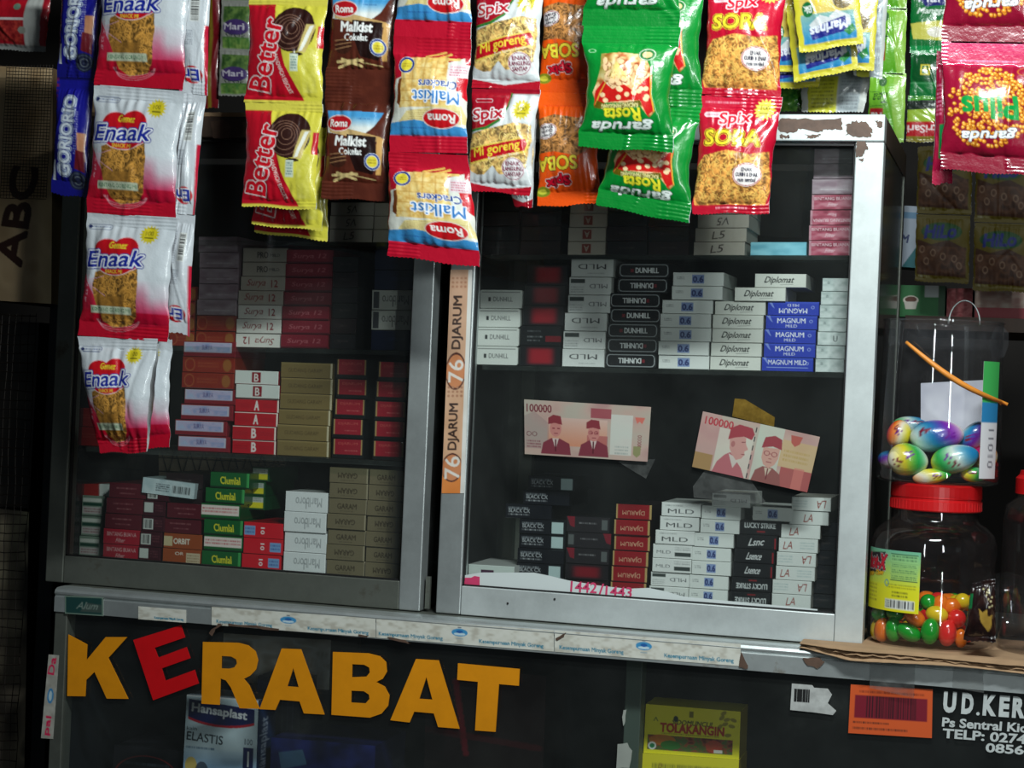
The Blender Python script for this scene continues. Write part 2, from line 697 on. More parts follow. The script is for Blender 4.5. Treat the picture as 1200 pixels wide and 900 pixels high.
def sheet(name, cv, q, Y, mat, parent=None, thick=0.0004, res=1.2, wave=0.0, seed=0, edge=(200, 200, 195)):
    """a thin printed card or sticker with real thickness"""
    W = quad_w(q, Y)
    nx = max(int(max(math.dist(q[0], q[1]), math.dist(q[3], q[2])) * res), 3)
    ny = max(int(math.dist(q[0], q[3]) * res), 3)
    u, v = np.meshgrid(np.linspace(0, 1, nx + 1), np.linspace(0, 1, ny + 1))
    P = (W[0] * ((1 - u) * (1 - v))[..., None] + W[1] * (u * (1 - v))[..., None] + W[2] * (u * v)[..., None] + W[3] * ((1 - u) * v)[..., None])
    if wave:
        r = np.random.default_rng(seed)
        a, b = r.random(2) * 6
        P[..., 1] -= wave * (1 + np.sin(u * 5 + a) * np.sin(v * 3 + b)) / 2
    P = P.reshape(-1, 3)
    col = cv.sample(u.ravel() * cv.w, v.ravel() * cv.h, 0.25)
    B = P.copy()
    B[:, 1] += thick
    n = len(P)
    ring = list(range(nx + 1)) + [j * (nx + 1) + nx for j in range(1, ny + 1)] + [ny * (nx + 1) + i for i in range(nx - 1, -1, -1)] + [j * (nx + 1) for j in range(ny - 1, 0, -1)]
    fs = [(ring[(i + 1) % len(ring)], ring[i], ring[i] + n, ring[(i + 1) % len(ring)] + n) for i in range(len(ring))]
    V = np.vstack([P, B])
    Wc = (W[0] + W[1] + W[2] + W[3]) / 4
    if parent is None:
        V = V - Wc
    f1 = grid_faces(nx, ny)
    f2 = grid_faces(nx, ny, n)[:, ::-1]
    o = fast_mesh(name, V, np.vstack([f1, f2, np.array(fs)]), mat, np.vstack([col, np.tile(lin(edge), (n, 1))]), False, parent)
    if parent is None:
        o.location = Wc
    return o


def solid(name, rings, Y0, Y1, mat, parent=None, px=True, step=0):
    """an outline in the cabinet's plane given real thickness from Y0 (front) to Y1"""
    rs = [[at(p[0], p[1], Y0) if px else Vector((p[0], Y0, p[1])) for p in r] for r in rings]
    tri = tessellate_polygon([[Vector((p.x, p.z, 0)) for p in r] for r in rs])
    v = [p for r in rs for p in r]
    n = len(v)
    v2 = [Vector((p.x, Y1, p.z)) for p in v]
    f = [tuple(t) for t in tri] + [tuple(i + n for i in t[::-1]) for t in tri]
    k = 0
    for r in rs:
        m = len(r)
        for i in range(m):
            a, b = k + i, k + (i + 1) % m
            f.append((a, b, b + n, a + n))
        k += m
    vv = v + v2
    o = mk(name, vv, f, mat, parent)
    import bmesh
    bm = bmesh.new()
    bm.from_mesh(o.data)
    bmesh.ops.recalc_face_normals(bm, faces=bm.faces[:])
    bm.to_mesh(o.data)
    bm.free()
    return o


def carton(name, cv, q, Y, depth, mat, parent=None, side=(200, 200, 195), top=None, res=1.3, sidecv=None, floor=None):
    """a box whose front is printed; q = front corners in the photograph, floor = height it stands at"""
    W = quad_w(q, Y)
    if floor is not None:
        W[2][2] = W[3][2] = floor + 0.0004
    nx = max(int(math.dist(q[0], q[1]) * res), 4)
    ny = max(int(math.dist(q[0], q[3]) * res), 4)
    u, v = np.meshgrid(np.linspace(0, 1, nx + 1), np.linspace(0, 1, ny + 1))
    P = (W[0] * ((1 - u) * (1 - v))[..., None] + W[1] * (u * (1 - v))[..., None] + W[2] * (u * v)[..., None] + W[3] * ((1 - u) * v)[..., None])
    P = P.reshape(-1, 3)
    col = cv.sample(u.ravel() * cv.w, v.ravel() * cv.h, 0.25)
    V = [P]
    C = [col]
    F = [grid_faces(nx, ny)]
    n = len(P)
    dv = np.array([0, depth, 0])
    cs = [W[0], W[1], W[2], W[3]]
    side_l = lin(side)
    top_l = lin(top if top else side)
    for a, b, c in ((0, 1, top_l), (1, 2, side_l), (2, 3, side_l), (3, 0, side_l)):
        if (a, b) == (1, 2) and sidecv is not None:
            mx, my = max(int(abs(depth) * 300), 6), ny
            uu, vv = np.meshgrid(np.linspace(0, 1, mx + 1), np.linspace(0, 1, my + 1))
            Q = (cs[1] * (1 - vv)[..., None] + cs[2] * vv[..., None] + dv * uu[..., None]).reshape(-1, 3)
            V.append(Q)
            C.append(sidecv.sample(uu.ravel() * sidecv.w, vv.ravel() * sidecv.h, 0.25))
            F.append(grid_faces(mx, my, n))
            n += len(Q)
            continue
        V.append(np.array([cs[a], cs[a] + dv, cs[b] + dv, cs[b]]))
        C.append(np.tile(c, (4, 1)))
        F.append(np.array([[n, n + 1, n + 2, n + 3]]))
        n += 4
    V.append(np.array([c + dv for c in cs]))
    C.append(np.tile(side_l, (4, 1)))
    F.append(np.array([[n + 3, n + 2, n + 1, n]]))
    V = np.vstack(V)
    base = (W[2] + W[3]) / 2
    if parent is None:
        V = V - base
    o = fast_mesh(name, V, np.vstack(F), mat, np.vstack(C), False, parent)
    if parent is None:
        o.location = base
    return o

# ------------------------------------------------------------------ materials
M = {}
M['alu'] = aluminium('brushed aluminium', (205, 212, 212), (150, 135, 115))
M['alu_dull'] = aluminium('dull dirty aluminium', (122, 126, 118), (98, 92, 80), 0.5, 0.7, 0.6)
M['alu_bright'] = aluminium('worn white aluminium', (226, 234, 234), (190, 180, 165), 0.4, 0.45, 0.7)
M['flaking'] = plain('flaking brown film', (92, 70, 58), 0.6, 0.0, 0.3, 60, 0.4)
M['glass'] = glass('cabinet glass', tint=(0.97, 0.985, 0.98), dust=0.014, gloss=0.04, ds=7)
M['shelf_glass'] = glass('shelf glass', tint=(0.92, 0.96, 0.94), dust=0.05, gloss=0.12, dustcol=(0.4, 0.47, 0.43), ds=25)
M['side_glass'] = glass('side glass', tint=(0.5, 0.55, 0.54), dust=0.06, gloss=0.12, dustcol=(0.3, 0.3, 0.3), ds=18)
M['clear'] = glass('clear plastic', tint=(0.97, 0.975, 0.98), dust=0.012, gloss=0.03, dustcol=(0.7, 0.7, 0.75), ds=40, strength=1.5, edge=3.2)
M['clear_dark'] = glass('smoky clear plastic', tint=(0.93, 0.92, 0.93), dust=0.015, gloss=0.05, dustcol=(0.5, 0.4, 0.4), ds=40, strength=1.5, edge=3.4)
M['tape'] = glass('clear tape', tint=(0.98, 0.98, 0.98), dust=0.07, gloss=0.18, dustcol=(0.5, 0.52, 0.5), ds=60, strength=2.0)
M['brown_tape'] = glass('yellowed tape', tint=(0.75, 0.58, 0.2), dust=0.35, gloss=0.15, dustcol=(0.45, 0.30, 0.06), ds=60, strength=2.0)
M['dark_back'] = plain('dark panel', (16, 22, 28), 0.55, vary=0.2, scale=6)
M['inner_back'] = plain('dark cabinet back', (13, 19, 24), 0.5, vary=0.25, scale=5)
M['inner_side'] = plain('grey green side panel', (70, 84, 76), 0.5, vary=0.15, scale=5)
M['black'] = plain('black rubber', (14, 14, 15), 0.6)
M['wall'] = plain('dark stall wall', (30, 26, 24), 0.85, vary=0.3, scale=4, bmp=0.3)
M['floor'] = plain('concrete floor', (70, 68, 64), 0.8, vary=0.2, scale=6, bmp=0.3)
M['wood'] = plain('dark timber', (52, 36, 27), 0.7, vary=0.3, scale=30, sc=(1, 1, 0.1), bmp=0.3)
M['wood_edge'] = plain('worn brown edge', (74, 58, 48), 0.55, vary=0.3, scale=30, sc=(1, 1, 0.2), bmp=0.2)
M['kraft'] = plain('kraft board', (168, 136, 104), 0.85, vary=0.12, scale=40, bmp=0.2)
M['wire'] = plain('dark wire', (46, 38, 32), 0.5, 0.3)
M['print'] = print_mat('printed card', 0.45)
M['pack'] = print_mat('printed pack under clear film', 0.32, 0.35, 0.05, 90)
M['film'] = print_mat('printed glossy film', 0.27, 0.5, 0.35, 55, 0.6)
M['film_soft'] = print_mat('printed satin film', 0.38, 0.3, 0.3, 55, 0.5)
M['film_matte'] = print_mat('printed matt film', 0.6, 0.0, 0.2, 55, 0.25)
M['paper'] = print_mat('printed paper', 0.7, 0.0, 0.05, 60, 0.3)
M['orange_film'] = plain('orange vinyl letter', (222, 142, 14), 0.42, vary=0.06, scale=50)
M['red_film'] = plain('red vinyl letter', (205, 14, 22), 0.42, vary=0.06, scale=50)
M['white_film'] = plain('chipped white vinyl lettering', (190, 196, 196), 0.5, vary=0.12, scale=120)
M['red_lid'] = plain('red plastic lid', (196, 22, 26), 0.33, vary=0.08, scale=20)
M['rubber_band'] = plain('orange rubber band', (214, 134, 48), 0.5, vary=0.1, scale=80)

# ------------------------------------------------------------------ the setting
struct(MB().box(-2.2, 2.6, -3.6, 1.2, -0.05, 0.0).build('floor', M['floor']))
struct(MB().box(-2.2, 2.6, 1.0, 1.1, 0.0, 3.0).build('wall_back', M['wall']))
struct(MB().box(-1.35, -1.25, -0.4, 1.0, 0.0, 3.0).build('wall_left', M['wall']))
struct(MB().box(1.35, 1.45, -0.4, 1.0, 0.0, 3.0).build('wall_right', M['wall']))
struct(MB().box(-2.2, 2.6, -0.25, 1.1, 2.75, 2.85).build('ceiling', M['wall']))
for yy in (-0.19, -0.04):
    struct(MB().box(-1.25, 1.35, yy, yy + 0.03, 1.905, 1.935, 0.003).build('trim_1' if yy < -0.1 else 'trim_2', M['wood']))

# ------------------------------------------------------------------ the two display cabinets
ZB, ZI0, ZI1, ZT = 1.0055, 1.0357, 1.5035, 1.5325
SH = {}


def shelf_line(key, a, b, Y=0.05):
    p, q = at(a[0], a[1], Y), at(b[0], b[1], Y)
    SH[key] = (p, q, math.atan2(q.z - p.z, q.x - p.x))


shelf_line('L1', (300, 283), (480, 285))
shelf_line('L2', (225, 406), (400, 409.5))
shelf_line('L3', (205, 528), (470, 540.5))
shelf_line('L4', (88, 653), (465, 679.5))
shelf_line('R1', (560, 299), (998, 300))
shelf_line('R2', (555, 427.5), (990, 437))
shelf_line('R3', (553, 690), (990, 717))


def cabinet(name, X0, X1, I0, I1, frame_mat, label, shelves, shelf_z):
    t = empty(name, ((X0 + X1) / 2, 0.15, ZB))
    tag(t, label, 'display cabinet')
    MB().box(X0, I0, 0, 0.022, ZB, ZT - 0.0275, 0.0012).build('stile', frame_mat[0], t)
    MB().box(I1, X1, 0, 0.022, ZB, ZT - 0.0275, 0.0012).build('stile', frame_mat[1], t)
    MB().box(I0 + 0.0003, I1 - 0.0003, 0.0006, 0.022, ZB, ZI0, 0.0008).build('rail', frame_mat[2], t)
    MB().box(X0, X1, -0.0008, 0.022, ZT - 0.0268, ZT, 0.0012).build('rail', frame_mat[3], t)
    MB().box(I0 - 0.002, I1 + 0.002, 0.0095, 0.0125, ZI0 - 0.002, ZI1 + 0.002).build('glass_pane', M['glass'], t)
    g = MB()
    g.box(I0, I0 + 0.0016, 0.004, 0.010, ZI0, ZI1)
    g.box(I1 - 0.0016, I1, 0.004, 0.010, ZI0, ZI1)
    g.box(I0, I1, 0.004, 0.010, ZI0, ZI0 + 0.0016)
    g.box(I0, I1, 0.004, 0.010, ZI1 - 0.0016, ZI1)
    g.build('glazing_gasket', M['black'], t)
    D = 0.305
    # rear posts, back, base and top
    MB().box(X0, X0 + 0.02, D - 0.02, D, ZB, ZT - 0.027).build('rear_post', M['alu_dull'], t)
    MB().box(X1 - 0.02, X1, D - 0.02, D, ZB, ZT - 0.027).build('rear_post', M['alu_dull'], t)
    MB().box(X0 + 0.021, X1 - 0.021, D - 0.006, D - 0.003, ZB, ZT - 0.02).build('back_panel', M['inner_back'], t)
    MB().box(I0 - 0.003, I1 + 0.003, 0.0225, D - 0.0065, ZI0 - 0.011, ZI0 - 0.0065).build('base_board', M['inner_side'], t)
    MB().box(X0 + 0.002, X1 - 0.002, 0.0225, D - 0.001, ZT - 0.012, ZT - 0.003).build('top_board', M['wood'], t)
    MB().box(X0 + 0.001, X0 + 0.004, 0.0225, D - 0.0205, ZB, ZT - 0.027).build('side_panel', M['side_glass'], t)
    MB().box(X1 - 0.004, X1 - 0.001, 0.0225, D - 0.0205, ZB, ZT - 0.027).build('side_panel', M['side_glass'], t)
    for xa, xb in ((X0, X0 + 0.004), (X1 - 0.004, X1)):
        MB().box(xa, xb, 0.0222, D - 0.0002, ZT - 0.0268, ZT - 0.0002, 0.0005).build('top_edge', M['wood_edge'], t)
    for key in shelves:
        p, q, an = SH[key]
        m = MB().box(I0 + 0.001, I1 - 0.001, 0.038, 0.27, -0.0052, -0.0002)
        sh = m.build('shelf', M['shelf_glass'], None)
        xm = (I0 + I1) / 2
        zc = p.z + (xm - p.x) * math.tan(an)
        sh.data.transform(Matrix.Translation((xm, 0, zc)) @ Matrix.Rotation(-an, 4, 'Y') @ Matrix.Translation((-xm, 0, 0)))
        sh.parent = t
        sh.matrix_parent_inverse = Matrix.Translation(-t.location)
    return t


LC = cabinet('display_cabinet', -0.5345, -0.0905, -0.5125, -0.1143,
             (M['alu_dull'], M['alu'], M['alu_dull'], M['wood_edge']),
             'left glass display cabinet with grey aluminium frame, standing behind the yellow and red wafer packets', ('L1', 'L2', 'L3'), None)
RC = cabinet('display_cabinet', -0.0727, 0.3714, -0.0457, 0.3434,
             (M['alu'], M['alu_bright'], M['alu_bright'], M['alu_bright']),
             'right glass display cabinet with white framed front and two banknotes taped to its glass', ('R1', 'R2'), None)

# worn brown patches along the right cabinet's top rail and corner


def blotch(name, pts, Y, mat, parent, th=0.0004, seed=1, amp=1.2, n=6):
    r = random.Random(seed)
    out = []
    for i in range(len(pts)):
        a, b = pts[i], pts[(i + 1) % len(pts)]
        for k in range(n):
            t = k / n
            out.append((a[0] + (b[0] - a[0]) * t + r.uniform(-amp, amp), a[1] + (b[1] - a[1]) * t + r.uniform(-amp, amp)))
    return solid(name, [out], Y - th, Y, mat, parent)


for i, pts in enumerate([[(913, 139), (935, 139), (986, 139), (987, 152), (970, 151), (958, 155), (938, 151), (924, 156), (911, 153)],
                         [(991, 146), (1003, 142), (1016, 143), (1022, 152), (1020, 160), (1008, 161), (992, 158)],
                         [(1003, 165), (1014, 166), (1018, 174), (1010, 182), (1003, 184)],
                         [(1026, 141), (1034, 143), (1033, 150), (1027, 147)], [(915, 158), (926, 159), (922, 162), (913, 162)], [(944, 157), (962, 158), (958, 161), (946, 161)], [(1006, 186), (1012, 185), (1010, 190)]]):
    blotch('worn_patch', pts, -0.0008 if i not in (2, 6) else 0.0, M['flaking'], RC, seed=i, amp=1.5)
for i, pts in enumerate([[(246, 142), (262, 140), (272, 150), (268, 163), (250, 162)], [(284, 143), (300, 142), (300, 162), (284, 160)]]):
    blotch('worn_patch', pts, -0.0008, M['flaking'], LC, seed=20 + i, amp=0.8)

MB().box(-0.5345, -0.0905, -0.0016, 0.002, ZT - 0.0042, ZT + 0.0004, 0.0006).build('edge_strip', M['kraft'], LC)
# screws and small marks on the frames
for p in ((471, 519), (595, 707), (650, 702)):
    c = at(*p)
    MB().ball((c.x, -0.0002, c.z), 0.0012, 0.0006, 0.0012, n=8, k=4).build('rivet', M['black'], LC if p[0] < 500 else RC)
# small latch in the slot between the cabinets
k = MB()
a = at(502, 700, 0.01)
k.box(a.x - 0.003, a.x + 0.002, 0.008, 0.012, a.z - 0.012, a.z + 0.022)
k.build('latch', M['alu_dull'], LC)

# tall printed strip on the right cabinet's left stile
cv = Cv(26, 262, (205, 160, 130), 5)
cv.grad(0, 262, (196, 150, 120), (222, 170, 130))
cv.rect(21.5, 0, 26, 262, (226, 228, 224))
cv.rect(0, 236, 21.5, 262, (226, 120, 40))
for (y0, y1) in ((96, 142), (214, 250)):
    cv.ell(10.8, (y0 + y1) / 2 - 0, 11.5, (y1 - y0) / 2 - 1, (205, 120, 70))
    cv.ell(10.8, (y0 + y1) / 2, 12, (y1 - y0) / 2 - 1, (60, 20, 15), ring=1.4)
    cv.rect(-1, (y0 + y1) / 2 - 9, 26, (y0 + y1) / 2 + 9, (205, 120, 70), 0.6)
    cv.rect(21.5, y0, 26, y1, (226, 228, 224))
    cv.text('76', 11, (y0 + y1) / 2, 26, 17, (232, 228, 220), rot=-90, bold=0.4)
cv.text('DJARUM', 11.5, 62, 62, 13, (30, 14, 12), rot=-90, bold=0.7)
cv.text('DJARUM', 11.5, 184, 54, 13, (30, 14, 12), rot=-90, bold=0.7)
for yb in (22, 150):
    for i in range(3):
        for j in range(4):
            cv.ell(3.5 + j * 5, yb - 12 + i * 5, 1.5, 1.5, (165, 110, 80))
cv.tex(np.ones_like(cv.X), [(150, 130, 110), (210, 200, 190)], 12, 20, 4, 0.22)
sheet('label_strip', cv, [(528, 316), (553.5, 316), (544, 578), (517.5, 578)], -0.0006, M['print'], RC, 0.0004)['label'] = 'pale orange printed strip reading DJARUM 76'

# torn paper along the foot of the right cabinet's pane
cv = Cv(420, 50, (206, 214, 214), 4)
cv.a[:] = (206, 214, 214)
sl = math.degrees(math.atan2(29, 420))
for t_, x, w in (('1442', 148, 31), ('1443', 185, 31)):
    cv.text(t_, x - 0, 17 + (x - 120) * 0.066, w, 13, (214, 70, 110), rot=4, bold=0.35)
cv.line(160, 27, 165, 13, 1.0, (214, 90, 120))
cv.poly([(3, 6), (18, 2), (20, 15), (2, 13)], (205, 60, 130))
cv.tex(np.ones_like(cv.X), [(170, 180, 180), (214, 220, 220)], 14, 6, 9, 0.25)
pts = [(545, 674), (563, 671), (600, 671), (625, 671), (645, 675), (665, 680), (700, 686), (735, 690), (760, 689), (780, 693), (800, 699), (850, 704), (905, 709), (958, 714), (958, 718.6), (541.5, 690)]
o = solid('torn_paper_strip', [pts], 0.0068, 0.0074, M['paper'])
me = o.data
a_ = me.color_attributes.new('Col', 'FLOAT_COLOR', 'POINT')
for i in range(len(me.vertices)):
    a_.data[i].color = lin4((206, 214, 214))
tag(o, 'torn white paper strip with pink numbers along the foot of the right cabinet pane', 'paper strip')


def decal_text(name, txt, cx, cy, w, h, Y, mat, parent, rot=0.0, th=0.0003, shear=0.0, off=0.0):
    v, t = glyphs(txt, off)
    a = math.radians(rot)
    pts = []
    for x, y in v:
        X_, Y_ = x * w + shear * y * h, -y * h
        pts.append(at(cx + X_ * math.cos(a) - Y_ * math.sin(a), cy + X_ * math.sin(a) + Y_ * math.cos(a), Y))
    n = len(pts)
    vv = pts + [Vector((p.x, Y + th, p.z)) for p in pts]
    f = [tuple(q) for q in t] + [tuple(i + n for i in q[::-1]) for q in t]
    return mk(name, vv, f, mat, parent)


M['pink'] = plain('pink ink', (205, 60, 105), 0.6)
decal_text('lettering', '1442', 684, 688, 31, 12.5, 0.0064, M['pink'], o, 4, off=.015)
decal_text('lettering', '/', 704.5, 691, 6, 14, 0.0064, M['pink'], o, 4, off=.02)
decal_text('lettering', '1443', 725, 693.5, 31, 12.5, 0.0064, M['pink'], o, 4, off=.015)
solid('pink_mark', [[(545, 677), (552, 677), (556, 675), (562, 676), (562, 687), (550, 686), (544, 685)]], 0.0062, 0.0066, M['pink'], o)

# ------------------------------------------------------------------ the counter under them
CT = empty('counter', (0.0, 0.15, 0.0))
tag(CT, 'long aluminium and dark glass counter carrying both display cabinets and the jars', 'counter')
YF = -0.034


def zat(px, py, Y):
    return at(px, py, Y).z


xl = at(64, 700, YF).x
ztop = ZB - 0.001
zb0 = at(600, 771 - 9, YF).z
zr = at(600, 737 - 2, YF).z
print('counter', xl, ztop, zb0, zr)
# rounded front rail: a ridge above, a flat band below
prof = [(YF + 0.022, ztop), (YF + 0.012, ztop), (YF + 0.005, ztop - 0.0005), (YF + 0.0012, ztop - 0.0022), (YF - 0.0006, ztop - 0.0048), (YF - 0.0004, ztop - 0.0068), (YF + 0.0014, ztop - 0.0092), (YF + 0.0012, ztop - 0.0098), (YF, ztop - 0.0104), (YF, zb0), (YF + 0.022, zb0)]
m = MB()
x0, x1 = xl, 0.95
v = [(x, y, z) for x in (x0, x1) for (y, z) in prof]
n = len(prof)
m.add(v, [(i, i + 1, i + 1 + n, i + n) for i in range(n - 1)] + [tuple(range(n))[::-1], tuple(range(n, 2 * n)), (n - 1, 0, n, 2 * n - 1)])
m.build('front_rail', M['alu'], CT)
MB().box(x0 + 0.001, 0.95, YF + 0.0225, 0.42, ztop - 0.012, ztop).build('worktop', M['alu_dull'], CT)
xi = at(74, 800, YF).x
MB().box(x0, xi, YF + 0.002, YF + 0.022, 0.02, zb0 - 0.0004, 0.001).build('post', M['alu_dull'], CT)
MB().box(xi, 0.95, YF + 0.006, YF + 0.010, 0.06, zb0 - 0.0004).build('glass_pane', M['glass'], CT)
xa, xb = at(735, 800, 0.02).x, at(754, 800, 0.02).x
MB().box(xa, xb, 0.012, 0.034, 0.02, zb0 - 0.0004, 0.001).build('post', M['inner_side'], CT)
MB().box(x0, 0.95, 0.36, 0.37, 0.02, ztop - 0.0125).build('back_panel', M['inner_back'], CT)
MB().box(x0, x0 + 0.01, YF + 0.0225, 0.3595, 0.02, ztop - 0.0125).build('side_panel', M['inner_back'], CT)
MB().box(0.94, 0.95, YF + 0.0225, 0.3595, 0.02, ztop - 0.0125).build('side_panel', M['inner_back'], CT)
ZSH = at(260, 930, 0.03).z
MB().box(x0 + 0.0105, 0.9395, YF + 0.03, 0.3595, ZSH - 0.012, ZSH).build('shelf', M['inner_side'], CT)
zup = at(320, 803, 0.16).z
MB().box(at(254, 800, .16).x, at(396, 800, .16).x, 0.155, 0.3595, zup - 0.004, zup).build('shelf', M['shelf_glass'], CT)
MB().box(x0 + 0.0105, 0.9395, YF + 0.03, 0.3595, 0.06, 0.075).build('shelf', M['inner_side'], CT)

# adhesive strips with lettering on the flat band of the rail
cream = (206, 206, 196)


def rail_y(px):                                   # lower edge of the band in the photograph
    return 719.5 + (px - 75) * 0.0782


def band(x0, x1, top0, top1, words, name='shelf_sticker', seed=0):
    cv = Cv(x1 - x0, 26, cream, 5)
    cv.tex(np.ones_like(cv.X), [(176, 172, 160), (206, 206, 196), (214, 214, 206)], 9, 6, seed, 0.8)
    for kind, cx, w in words:
        if kind == 'logo':
            cv.ell(cx - x0, 11, 9.5, 5, (60, 140, 190))
            cv.ell(cx - x0, 13, 7, 1.6, (190, 214, 224))
            cv.ell(cx - x0, 10, 4, 2, (30, 90, 160))
            cv.rect(cx - x0 - 2, 4, cx - x0 + 2, 5, (40, 60, 90))
            cv.rect(cx - x0 - 4, 18.5, cx - x0 + 4, 19.5, (140, 160, 170))
        else:
            cv.text(kind, cx - x0, 20.8, w, 6.2, (50, 124, 150), bold=0.35)
    sl = lambda px: rail_y(px) - 0.8
    return sheet(name, cv, [(x0, sl(x0) - top0), (x1, sl(x1) - top1), (x1, sl(x1)), (x0, sl(x0))], YF - 0.0005, M['paper'], CT, 0.0004, 1.6, edge=(190, 185, 170))


KM = 'Kesempurnaan Minyak Goreng'
band(162, 218, 15, 15, [(KM, 198, 34)], seed=1)
band(248, 440, 21, 22.5, [(KM, 287, 66), ('logo', 339, 0), (KM, 397, 70)], seed=2)
band(441, 649, 22.5, 25, [(KM, 482, 76), ('logo', 540, 0), (KM, 600, 74)], seed=3)
band(650, 868, 25, 26, [(KM, 694, 76), ('logo', 756, 0), (KM, 820, 80)], seed=4)
for i, p in enumerate([[(245, 741), (256, 731), (262, 731), (252, 738), (248, 746)], [(268, 731), (300, 733), (327, 737), (326, 739), (300, 736), (268, 733)],
                       [(420, 744), (432, 745), (430, 747), (420, 746)], [(455, 746), (475, 750), (481, 754), (476, 754), (456, 749)],
                       [(651, 748), (664, 742), (658, 748), (652, 751)], [(866, 782), (869, 764), (876, 778), (876, 784)],
                       [(940, 771), (960, 770), (966, 776), (958, 783), (946, 780)]]):
    blotch('peeled_patch', p, YF - 0.0009, M['flaking'], CT, seed=40 + i, amp=0.8, n=3)
# green and grey maker's plate at the left end
cv = Cv(45, 24, (40, 70, 66), 5)
cv.rect(0, 0, 45, 24, (110, 130, 118))
cv.rect(1.5, 1.5, 43.5, 22.5, (26, 62, 60))
cv.poly([(18, 20), (26, 8), (43, 10), (43, 20)], (62, 76, 72))
cv.text('Alum', 27, 12, 24, 9, (120, 136, 128), shear=0.4)
sheet('maker_plate', cv, [(76, 698), (121, 700), (121, 722), (76, 719)], YF - 0.0005, M['print'], CT)['label'] = 'small dark green plate at the left end of the rail'
# upright stickers on the left post
cv = Cv(14, 98, (170, 168, 160), 5)
cv.tex(np.ones_like(cv.X), [(140, 138, 130), (180, 178, 170)], 6, 8, 8, 0.7)
cv.text('Da', 6, 13, 20, 8, (200, 30, 80), rot=-85, bold=0.6)
cv.ell(7, 48, 4, 9, (60, 130, 180))
cv.ell(7, 48, 2, 6, (180, 205, 215))
cv.text('pal', 7, 83, 22, 8, (200, 30, 80), rot=-85, bold=0.6)
sheet('post_sticker', cv, [(57, 767), (69, 768), (62, 866), (48, 865)], YF + 0.0014, M['paper'], CT)

# the shop's name in cut vinyl letters on the counter glass
YG = YF + 0.0045
L8 = lambda P: [(350 + x / 3, 700 + y / 3) for x, y in P]
L7 = lambda P: [(x / 3, 700 + y / 3) for x, y in P]
letters = [
    ('orange', L7, [[(240, 131), (306, 166), (303, 222), (371, 140), (447, 140), (380, 214), (450, 357), (375, 356), (332, 262), (302, 292), (299, 348), (236, 347)]]),
    ('red', L7, [[(468, 150), (636, 98), (650, 141), (543, 178), (556, 212), (655, 175), (669, 214), (568, 250), (581, 293), (684, 255), (698, 303), (538, 362)]]),
    ('orange', L7, [[(713, 157), (838, 160), (872, 169), (898, 190), (907, 222), (900, 254), (880, 275), (857, 287), (876, 310), (912, 392), (842, 390), (812, 318), (794, 292), (775, 285), (772, 378), (708, 374)],
                    [(779, 206), (812, 208), (830, 218), (833, 232), (824, 246), (805, 251), (778, 250)]]),
    ('orange', L7, [[(990, 180), (1058, 183), (1140, 412), (1068, 408), (1053, 366), (984, 360), (968, 396), (912, 393)], [(1031, 248), (1050, 316), (1010, 313)]]),
    ('orange', L8, [[(120, 192), (245, 197), (285, 207), (307, 228), (310, 262), (296, 286), (272, 298), (302, 314), (319, 345), (314, 382), (291, 409), (250, 423), (115, 413)],
                    [(188, 235), (230, 237), (248, 247), (250, 264), (238, 279), (187, 281)], [(185, 328), (229, 330), (247, 342), (249, 357), (235, 373), (184, 370)]]),
    ('orange', L8, [[(412, 217), (492, 222), (565, 462), (490, 456), (475, 408), (406, 402), (390, 440), (322, 432)], [(449, 280), (470, 360), (424, 357)]]),
    ('orange', L8, [[(560, 232), (777, 252), (774, 311), (704, 305), (692, 473), (620, 468), (630, 297), (557, 290)]]),
]
for c, fn, rings in letters:
    o = solid('letter', [fn(r) for r in rings], YG, YG + 0.0012, M[c + '_film'], CT)
    if c == 'red':
        o['label'] = 'tilted red letter E'

# phone lettering at the right end
for t_, cx, cy, w, h in (('UD.KERABAT', 1210, 834, 212, 27), ('Ps Sentral Kios', 1158, 850, 108, 11), ('TELP: 0274-5', 1162, 863.5, 115, 11.5), ('08564', 1183, 878, 56, 11)):
    if t_ == 'UD.KERABAT':
        for ch, cx, w in (('U', 1113, 15), ('D', 1134, 14), ('.', 1146, 4), ('K', 1160, 16), ('E', 1177, 12), ('R', 1194, 15), ('A', 1211, 16), ('B', 1229, 14)):
            hh = 25 if ch != '.' else 4
            yc = 823 + (cx - 1113) * 0.075 + (0 if ch != '.' else 11)
            decal_text('lettering', ch, cx, yc, w, hh, YG, M['white_film'], CT, 4, off=.055)
    else:
        decal_text('lettering', t_, cx, cy, w, h, YG, M['white_film'], CT, 4.3, off=.03)

# orange barcode card and small torn barcode label on the counter glass
cv = Cv(98, 58, (206, 86, 38), 5)
cv.scrib(11, 5, 88, 10, (110, 40, 20), 1)
cv.rect(6, 12, 92, 39, (120, 20, 40))
r = random.Random(5)
x = 20
while x < 78:
    q = r.uniform(0.6, 2.0)
    cv.rect(x, 12, x + q, 38, (52, 14, 24))
    x += q + r.uniform(0.5, 1.8)
cv.scrib(5, 42, 48, 47, (90, 40, 25), 1, seed=2)
cv.scrib(5, 49, 70, 54, (90, 40, 25), 1, seed=3)
o = sheet('orange_barcode_card', cv, [(997, 802), (1093, 808), (1092, 865), (994, 859)], YG, M['print'])
tag(o, 'orange card with dark red barcode stuck on the counter glass', 'sticker')
cv = Cv(60, 36, (196, 198, 196), 5)
cv.barcode(3, 4, 27, 17)
cv.tex(((cv.X > 26)).astype(float), [(130, 130, 126), (196, 198, 196)], 8, 8, 3, 0.9)
pts = [(928, 801), (952, 803), (954, 806), (970, 807), (975, 814), (970, 824), (980, 833), (976, 838), (955, 835), (926, 832)]
o = solid('torn_label', [pts], YG - 0.0002, YG + 0.0002, plain('torn grey paper', (178, 180, 178), 0.7, vary=0.2, scale=90))
